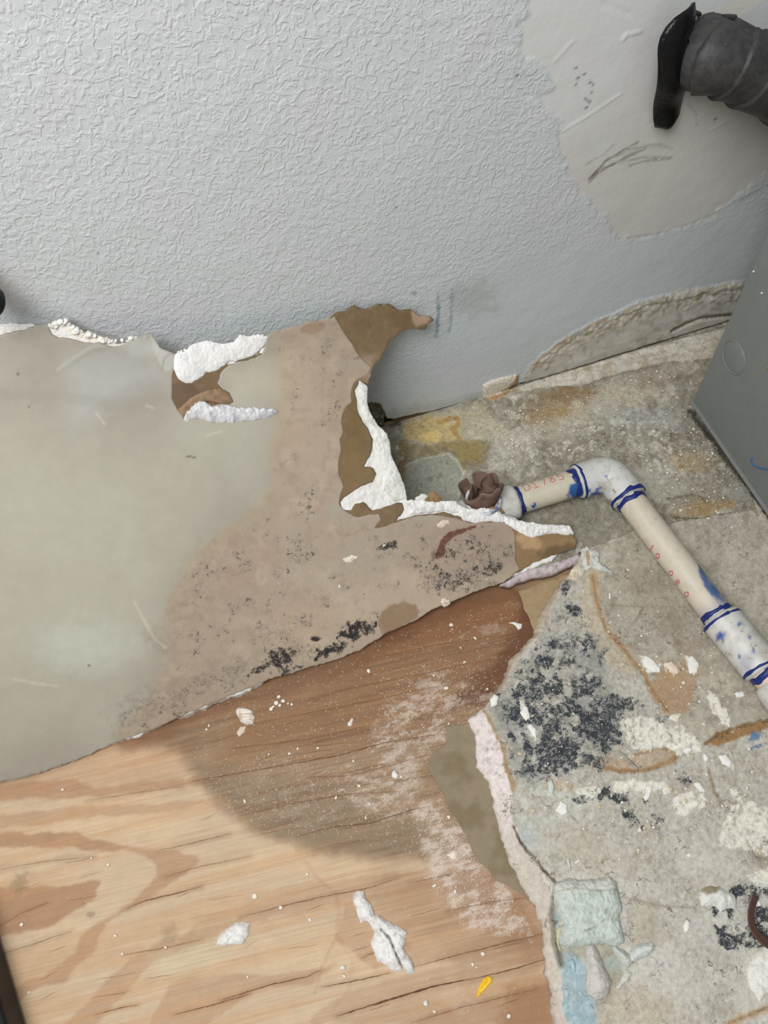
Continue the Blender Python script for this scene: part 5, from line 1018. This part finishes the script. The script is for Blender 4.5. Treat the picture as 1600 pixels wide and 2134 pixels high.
piece('plaster_flake', [(1056, 1296), (1075, 1297), (1088, 1300), (1087, 1308), (1080, 1312), (1072, 1302)], 'ply', 'thin white splinter-shaped flake on the dark brown plywood corner', 'plaster', .002, seed=40)
piece('plaster_flake', [(723, 1507), (732, 1496), (737, 1498), (732, 1512), (725, 1513)], 'ply', 'tiny H-shaped white flake on the brown wet plywood', 'plaster', .002, seed=41)
piece('gypsum_chunk', [(706, 2016), (715, 2010), (722, 2014), (718, 2021), (709, 2022)], 'ply', 'small white crumb below left of the long cracked fragment', 'plaster', .003, seed=42)
piece('gypsum_chunk', [(881, 2089), (888, 2082), (894, 2089), (891, 2098), (883, 2097)], 'ply', 'small white crumb near the bottom edge, left of the yellow fleck', 'plaster', .003, seed=43)
piece('gypsum_chunk', [(640, 1918), (645, 1911), (649, 1917), (645, 1921)], 'ply', 'tiny grey-white crumb between the two larger gypsum pieces', 'plaster', .0025, seed=44)
MY = plain('yellow_plastic', (232, 184, 28), .4, .1)
piece('yellow_fleck', [(994, 2075), (998, 2055), (1008, 2040), (1018, 2034), (1026, 2038), (1024, 2048), (1012, 2060), (1002, 2070), (997, 2078)], 'ply', 'bright yellow curled fleck on the plywood near the board edge', 'fleck', .0022, mat=MY, seed=45, amp=.0003, extra=lambda x, y: -.0012*lmask(pj(np.column_stack([x, y, 0*x+PLYZ+.002])), [(1000, 2066), (1018, 2042)], 1.5, 3), jag=.0002)
# crumbs on the leaning sheet
piece('gypsum_crumbs', [(714, 1166), (722, 1157), (738, 1155), (747, 1160), (745, 1170), (730, 1173), (718, 1176)], 'sheet', 'white crumb patch on the brown stained sheet, below the notch', 'plaster', .0022, (232, 224, 212), CRE, 51, amp=.0010)
piece('plaster_flake', [(698, 1221), (708, 1218), (717, 1222), (706, 1228)], 'sheet', 'little white flake on the brown sheet under the crumb patch', 'plaster', .0018, seed=52)
piece('plaster_flake', [(796, 1138), (804, 1130), (809, 1136), (800, 1143)], 'sheet', 'pinkish flake in the middle of the black mould spot', 'plaster', .0020, CRE, None, 53)
piece('plaster_flake', [(912, 1257), (922, 1246), (940, 1244), (938, 1258), (925, 1266)], 'sheet', 'cream crumbs at the lower edge of the leaning sheet', 'plaster', .0022, CRE, WHT, 54, amp=.0012)
piece('plaster_flake', [(1010, 1207), (1025, 1203), (1026, 1208), (1012, 1211)], 'sheet', 'thin white flake near the right lower edge of the sheet', 'plaster', .0012, seed=55)
piece('plaster_flake', [(910, 1096), (915, 1086), (935, 1082), (936, 1090), (920, 1100), (912, 1101)], 'sheet', 'pale flake held by the torn paper above the red-brown smear', 'plaster', .0025, CRE, None, 56)
piece('plaster_flake', [(428, 1416), (432, 1410), (438, 1414), (434, 1418)], 'sheet', 'tiny tan speck near the lower edge of the sheet', 'plaster', .0010, (150, 116, 70), None, 57) if False else None
# board: chalky green block, its legs and blue-white chunks
GRN, GR2 = (203, 212, 204), (186, 192, 184)
piece('plaster_block', [(1153, 1846), (1162, 1838), (1185, 1830), (1215, 1834), (1255, 1828), (1270, 1824), (1288, 1836), (1290, 1850), (1293, 1866), (1298, 1890), (1295, 1915), (1300, 1940), (1303, 1965), (1285, 1972), (1262, 1968), (1240, 1970), (1215, 1972), (1185, 1975), (1168, 1968), (1165, 1950), (1178, 1920), (1162, 1910), (1158, 1885), (1152, 1862)], 'board',
      'square pale green chalky plaster block on the board near the torn edge', 'plaster', .010, GRN, GR2, 61, amp=.0012, edge=.004, mold=.42, marks=lambda A: (A.f(.5*pmask(A.px, [(1150, 1820), (1290, 1820), (1290, 1850), (1160, 1862)], 6, 6), (214, 210, 200)), A.f(.6*lmask(A.px, [(1220, 1938), (1245, 1930), (1262, 1912), (1262, 1895)], 1, 2, 2), (130, 130, 116)), A.f(.5*lmask(A.px, [(1160, 1858), (1200, 1850), (1240, 1856), (1290, 1852)], 1, 2, 2), (150, 146, 130))))
piece('plaster_leaf', [(1228, 1966), (1240, 1966), (1248, 1985), (1256, 1998), (1260, 2015), (1268, 2030), (1276, 2045), (1272, 2070), (1262, 2080), (1245, 2084), (1228, 2074), (1221, 2050), (1223, 2020), (1221, 1995)], 'board', 'grey-white leaf-shaped plaster chunk below the green block', 'plaster', .012, (206, 202, 196), (190, 184, 176), 62, amp=.0009, edge=.006, mold=.4)
piece('plaster_twig', [(1275, 1972), (1282, 1970), (1300, 1978), (1315, 1990), (1320, 2005), (1310, 2015), (1295, 2010), (1285, 1995)], 'board', 'small grey plaster piece between the leaf-shaped chunk and the white chip', 'plaster', .007, (204, 204, 198), GR2, 63, amp=.0008)
piece('plaster_chip', [(1310, 1985), (1325, 1968), (1345, 1962), (1362, 1962), (1366, 1978), (1350, 1995), (1330, 2000), (1315, 2008)], 'board', 'bluish white plaster chip right of the leaf-shaped chunk', 'plaster', .008, (216, 222, 220), (206, 206, 200), 64, amp=.0009)
piece('plaster_chip', [(1282, 2060), (1295, 2035), (1305, 2018), (1320, 2028), (1310, 2045), (1292, 2058)], 'board', 'thin pale chip just right of the leaf-shaped chunk bottom', 'plaster', .003, (206, 206, 196), None, 65)
piece('plaster_sliver', [(1160, 1934), (1176, 1921), (1172, 1945), (1168, 1968), (1176, 1985), (1166, 1982), (1160, 1960)], 'board', 'pale yellow-green sliver on the left flank of the green block', 'plaster', .006, (206, 204, 172), (190, 180, 140), 66)
piece('plaster_sliver', [(1185, 2002), (1197, 1998), (1200, 2015), (1196, 2030), (1190, 2018)], 'board', 'pale blue sliver in the light blue paint streak', 'plaster', .004, (176, 204, 210), None, 67)
FL = [([(1157, 1690), (1168, 1668), (1182, 1676), (1184, 1694), (1172, 1700)], 'white five-sided flake on grey board below the black mould', .0018), ([(1340, 1662), (1352, 1640), (1360, 1638), (1354, 1662), (1345, 1670)], 'white teardrop flake below the brown stain ring', .0016), ([(1328, 1732), (1333, 1720), (1338, 1735)], 'small white triangular flake on open grey board', .0015),
      ([(1338, 1378), (1345, 1366), (1358, 1372), (1375, 1390), (1376, 1402), (1360, 1402), (1345, 1392)], 'cream lobed flake right of the brown crack line', .0016), ([(1386, 1382), (1400, 1378), (1416, 1396), (1412, 1406), (1396, 1402)], 'cream pink flake beside the lobed one', .0014), ([(1432, 1372), (1442, 1366), (1456, 1382), (1452, 1402), (1436, 1404)], 'white ragged flake nearest the pipe coupling', .0014),
      ([(1422, 1566), (1428, 1556), (1440, 1556), (1444, 1566), (1432, 1572)], 'round white crumb at the point of the cream patch', .0030), ([(1464, 1574), (1470, 1570), (1478, 1580), (1472, 1588), (1466, 1584)], 'small white rhombus flake right of the round crumb', .0015), ([(1496, 1574), (1512, 1572), (1526, 1590), (1520, 1600), (1504, 1592)], 'ragged white flake below the brown crack at the right', .0012),
      ([(1083, 1485), (1092, 1470), (1100, 1475), (1104, 1495), (1096, 1502)], 'white flake lying in the black mould patch, upper one', .0015), ([(1098, 1512), (1106, 1508), (1118, 1520), (1117, 1540), (1108, 1530)], 'white flake in the black mould patch, lower one', .0015), ([(1020, 1458), (1030, 1446), (1040, 1452), (1036, 1468), (1024, 1474)], 'white flake at the left corner of the mouldy board', .0020),
      ([(1428, 1784), (1434, 1776), (1442, 1784), (1438, 1790)], 'small white chip on grey board, left of a pair', .0014), ([(1458, 1774), (1464, 1768), (1466, 1780), (1460, 1784)], 'narrow white chip, middle of three in a row', .0014), ([(1474, 1776), (1480, 1770), (1492, 1782), (1486, 1788)], 'oval white chip, rightmost of three in a row', .0014),
      ([(1540, 1442), (1548, 1440), (1552, 1450), (1542, 1454)], 'tiny white chip below the lower coupling', .0012), ([(1530, 1444), (1536, 1442), (1548, 1442), (1545, 1450), (1536, 1455)], 'small white star flake right of the white streak', .0012), ([(1185, 1790), (1188, 1802), (1190, 1816), (1182, 1800), (1180, 1788)], 'thin curved white shaving on the grey board above the green block', .0015),
      ([(1196, 1798), (1206, 1790), (1210, 1794), (1200, 1800)], 'tiny white shaving right of the curved one', .0012), ([(1140, 1630), (1150, 1624), (1156, 1640), (1152, 1658), (1144, 1650)], 'grey-green oval flake just under the black mould', .0018), ([(1174, 1630), (1188, 1624), (1184, 1634)], 'thin green-white flake under the black mould, right one', .0010),
      ([(1268, 1236), (1272, 1236), (1272, 1248), (1268, 1248)], 'thin upright white chip beside the pipe on dirty board', .0012), ([(1423, 1930), (1430, 1915), (1438, 1922), (1436, 1940), (1428, 1944)], 'cream cracked chip left of the lower mould patch', .0016), ([(1445, 1632), (1456, 1630), (1470, 1650), (1458, 1650)], 'white smear-shaped flake above the square patch', .0008),
      ([(1568, 1868), (1584, 1878), (1586, 1888), (1566, 1888)], 'white triangular chip on the lower right mould', .0020)]
for k, (poly, lab, d) in enumerate(FL):
    c = (206, 214, 206) if 'green' in lab else ((232, 212, 196) if 'pink' in lab else (238, 237, 230)); piece('plaster_flake', poly, 'board', lab, 'flake', d, c, None, 70+k, amp=.0002, jag=.0003, edge=.0012, dx=.0008, lift=.0006)
piece('peeled_flap', [(1461, 1868), (1462, 1852), (1480, 1842), (1500, 1843), (1510, 1850), (1520, 1856), (1535, 1865), (1541, 1880), (1536, 1896), (1520, 1894), (1505, 1902), (1495, 1890), (1465, 1889)], 'board', 'lifted white paint flap with olive top at the lower right mould', 'paint flap', .010, (228, 228, 222), (214, 212, 204), 98, amp=.0008, edge=.006, marks=lambda A: A.f(.85*emask(A.px, 1482, 1852, 20, 11, -10, .3, .3, 8), (142, 128, 88)))
piece('paint_lump', [(1548, 1826), (1560, 1820), (1580, 1812), (1600, 1806), (1625, 1800), (1625, 1840), (1600, 1836), (1585, 1822), (1565, 1830)], 'board', 'white crumbly lump at the right edge above the mould patch', 'plaster', .005, (226, 222, 206), None, 99)
piece('white_peel', [(1560, 2010), (1575, 1985), (1600, 1965), (1640, 1950), (1640, 2080), (1600, 2070), (1585, 2090), (1560, 2050)], 'board', 'thick white peeling paint at the lower right edge', 'paint flap', .004, (234, 232, 222), (222, 218, 204), 100, amp=.0008)
piece('wood_splinter', [(1284, 1565), (1292, 1562), (1330, 1598), (1332, 1604), (1322, 1602)], 'board', 'grey splinter lying on the brown stain ring', 'splinter', .003, (168, 162, 152), (140, 134, 124), 101, amp=.0003, jag=.0003)
# frayed white paper fibres at the board's top corner
piece('frayed_paper', [(1210, 1145), (1222, 1138), (1240, 1142), (1250, 1152), (1248, 1170), (1262, 1180), (1275, 1192), (1250, 1190), (1235, 1182), (1218, 1188), (1212, 1168)], 'board', 'frayed bluish white paper tuft on the board corner below the elbow', 'paper', .004, (212, 214, 208), (186, 188, 180), 102, amp=.0016, marks=lambda A: A.f(.7*lmask(A.px, [(1224, 1152), (1226, 1175)], 2, 3, 1), (176, 132, 62)))
piece('crumb_bed', [(1180, 1205), (1192, 1185), (1205, 1178), (1220, 1184), (1215, 1198), (1200, 1208)], 'board', 'cream crumbly plaster at the torn board corner', 'plaster', .003, (226, 218, 198), (196, 180, 150), 103, amp=.0012)
# brown metal strip curling up at the right edge
MBR = plain('rusty_brown', (92, 66, 56), .5, .2)
V_ = bez([fl1(1572, 1866, .004), fl1(1562, 1900, .010), fl1(1566, 1935, .014), fl1(1590, 1962, .012), fl1(1640, 1990, .006)], 30); V = []; 
for i, p in enumerate(V_):
    t = unit(V_[min(i+1, 29)]-V_[max(i-1, 0)]); s_ = unit(np.cross(t, [0, 0, 1])); wv = .006+.004*i/29
    for j in range(5): v = j/4-.5; V.append(p+s_*v*wv+np.array([0, 0, .006*(v+.5)**2]))
F = [(i*5+j, (i+1)*5+j, (i+1)*5+j+1, i*5+j+1) for i in range(29) for j in range(4)]
o = obj('paper_strip', quadtri_mesh('paper_strip', np.array(V), F), MBR); md = o.modifiers.new('t', 'SOLIDIFY'); md.thickness = .0012; tag(o, 'dark brown curled strip on the mould patch at the right edge', 'strip'); centre(o)
# ---- small crumbs one by one
def crumb(name, p, where, r_, lab, grp, col, seed):
    r = random.Random(seed); V = []; F = []
    if where == 'sheet':
        q = on_sheet([p])[0]; z = float(sheet_z(np.array([q[0]]), np.array([q[1]]))[0])+.0006+r_*.3
    else:
        z = (PLYZ+.0002 if where == 'ply' else .0006)+r_*.35; q = fl1(p[0], p[1], z)
    add_lump(V, F, (q[0], q[1], z), r_, r, .55, 2)
    me = mk_mesh(name, V, F, True); n_ = len(V); attrs(me, np.tile(lin(col), (n_, 1)), mold=np.zeros(n_)+.2, dust=np.zeros(n_)); o = obj(name, me, MGY); tag(o, lab, 'crumb', grp); centre(o); return o
rnd = random.Random(77)
def inpoly(p, poly): return sdf(np.array([p], float), poly)[0][0] > 0
named = [(575, 1465), (569, 1473), (583, 1470), (590, 1461), (600, 1466), (581, 1452), (565, 1477), (608, 1468)]
for k, p in enumerate(named): crumb('gypsum_crumb', p, 'ply', rnd.uniform(.0013, .0024), 'white crumb of the loose cluster right of the folded cream chunk', 'crumb cluster by the cream chunk', (236, 230, 220), k)
PR = [(560, 1572), (603, 1570), (662, 1559), (768, 1398), (904, 1408), (930, 1434), (836, 1619), (748, 1638), (700, 1662), (935, 1703), (762, 1704), (736, 1586), (965, 1704), (510, 1670), (435, 1512), (620, 1560), (430, 1520), (942, 1312), (960, 1350), (968, 1380), (1015, 1436), (905, 1605), (935, 1508), (770, 1675), (940, 1302), (990, 1330), (800, 2158), (717, 2034), (516, 2036), (225, 1802), (190, 1788), (45, 1927), (130, 1645), (60, 2068), (905, 2108), (1060, 2118), (985, 2010), (993, 2016), (1006, 1988), (950, 1848), (905, 1846), (948, 1858), (585, 1892), (530, 1868), (640, 1822), (255, 1988), (345, 1974), (240, 1950)]
for k, p in enumerate(PR): crumb('gypsum_crumb', p, 'ply', rnd.uniform(.0010, .0021), 'small white gypsum crumb scattered on the plywood', 'crumbs scattered on the plywood', (238, 228, 212), 100+k)
# ---- fine gypsum grit nobody could count
def grit(name, regions, where, lab, col, seed, zmax=.0004):
    r = random.Random(seed); V = []; F = []
    for poly, n in regions:
        pl = np.array(poly, float); lo = pl.min(0); hi = pl.max(0); c = np.column_stack([np.random.RandomState(seed+n+k*977).uniform(lo[k], hi[k], n*3) for k in (0, 1)]); c = c[sdf(c, pl)[0] > 0][:n]
        if where == 'sheet': Q = on_sheet(c); Z = sheet_z(Q[:, 0], Q[:, 1])+.0008
        else: z0 = PLYZ+.0003 if where == 'ply' else .0008; Q = fl(c, z0); Z = np.full(len(Q), z0)
        for q, z in zip(Q, Z):
            s = zmax*(.5+r.random()**3*1.8); b = len(V); a = r.uniform(0, 6.28)
            for t in range(3): V.append((q[0]+s*math.cos(a+t*2.1)*r.uniform(.6, 1.2), q[1]+s*math.sin(a+t*2.1)*r.uniform(.6, 1.2), z-.0003))
            V.append((q[0], q[1], z+s*.6)); F += [(b, b+1, b+3), (b+1, b+2, b+3), (b+2, b, b+3)]
    me = mk_mesh(name, V, F, False); n_ = len(V); attrs(me, np.tile(lin(col), (n_, 1)), mold=np.zeros(n_), dust=np.zeros(n_)); o = obj(name, me, MGY); tag(o, lab, 'dust', kind='stuff'); return o
grit('gypsum_grit', [([(0, 1640), (300, 1545), (640, 1420), (1080, 1240), (1100, 1330), (1000, 1480), (1100, 1880), (1140, 2134), (0, 2134)], 2000), ([(420, 1480), (800, 1330), (1080, 1240), (1080, 1350), (960, 1500), (1060, 1850), (860, 1780), (480, 1690), (400, 1590)], 6500), ([(430, 1640), (560, 1560), (760, 1590), (860, 1700), (640, 1750), (500, 1710)], 2200), ([(850, 1690), (920, 1650), (1010, 1790), (1080, 1880), (1110, 1960), (960, 1930), (880, 1820)], 3600), ([(800, 1440), (900, 1370), (1010, 1390), (1050, 1440), (960, 1540), (880, 1600), (760, 1560)], 2600), ([(850, 1450), (1000, 1400), (1000, 1480), (880, 1600), (1080, 1900), (940, 1900), (760, 1700)], 1600)], 'ply', 'fine white gypsum grit dusted over the plywood', (232, 220, 204), 5, .00045)
grit('gypsum_grit', [([(480, 1180), (700, 1100), (1050, 1095), (1070, 1190), (800, 1310), (600, 1390), (500, 1420), (440, 1300)], 900)], 'sheet', 'fine pale grit on the stained sheet', (222, 208, 186), 6, .00035)
grit('gypsum_grit', [([(960, 880), (1400, 750), (1440, 860), (1600, 1080), (1600, 1500), (1480, 1300), (1350, 1060), (1200, 960), (1060, 980)], 5000), ([(1220, 1160), (1340, 1100), (1480, 1310), (1600, 1500), (1600, 2100), (1180, 2100), (1080, 1700), (1270, 1600), (1300, 1400)], 2600)], 'board', 'fine white grit on the grimy floor and board', (228, 224, 210), 7, .0005)
def chips(name, poly, n, where, lab, col, seed, r0, r1):
    r = random.Random(seed); V = []; F = []; pl = np.array(poly, float); lo = pl.min(0); hi = pl.max(0); c = 0
    while c < n:
        p = (r.uniform(lo[0], hi[0]), r.uniform(lo[1], hi[1]))
        if sdf(np.array([p]), pl)[0][0] < 0: continue
        rad = r0+(r1-r0)*r.random()**2.5; c += 1
        q = fl1(p[0], p[1], .0008+rad*.3); add_lump(V, F, q, rad, r, .45, 1)
    me = mk_mesh(name, V, F, False); n_ = len(V); attrs(me, np.tile(lin(col), (n_, 1)), mold=np.zeros(n_)+.2, dust=np.zeros(n_)); o = obj(name, me, MGY); tag(o, lab, 'grit', kind='stuff')
chips('plaster_grit', [(1000, 870), (1240, 800), (1400, 760), (1430, 870), (1540, 1010), (1560, 1120), (1400, 1060), (1340, 960), (1220, 940), (1060, 980)], 520, 'board', 'coarse white plaster grit on the grimy floor by the wall', (226, 221, 206), 9, .0006, .0019)
chips('plaster_grit', [(1240, 1160), (1320, 1120), (1470, 1320), (1560, 1450), (1600, 1800), (1300, 1800), (1120, 1700), (1100, 1400), (1260, 1500)], 300, 'board', 'coarse white plaster grit scattered on the mouldy board', (230, 226, 214), 10, .0005, .0016)
chips('plaster_grit', [(1080, 1420), (1250, 1330), (1340, 1460), (1450, 1560), (1590, 1560), (1600, 1800), (1400, 1830), (1200, 1830), (1080, 1700), (1060, 1560)], 70, 'board', 'cream and tan flecks scattered around the mould patch', (214, 196, 160), 21, .0007, .0021)
# bent paper tabs sticking up behind the white ridge
for k, (poly, lab) in enumerate([([(872, 1040), (890, 1030), (903, 1018), (922, 1038), (918, 1048), (880, 1050)], 'brown paper tab sticking up behind the white gypsum ridge, left one'), ([(1012, 1062), (1025, 1053), (1045, 1056), (1052, 1066), (1030, 1068)], 'brown paper tab below the open pipe branch')]):
    o = patch_on(lambda x, y: sheet_z(x, y)-.002, spx, 'paper_tab', poly, 0, .001, 120+k, (150, 122, 86), (128, 100, 64), MP, thick=.002, parent=sheet, amp=.0003)
patch_on(lambda x, y: sheet_z(x, y)-.001, spx, 'gypsum_tab', [(864, 1037), (878, 1028), (892, 1030), (884, 1042), (868, 1044)], 0, .002, 125, (232, 228, 218), None, MGY, thick=.003, parent=sheet)
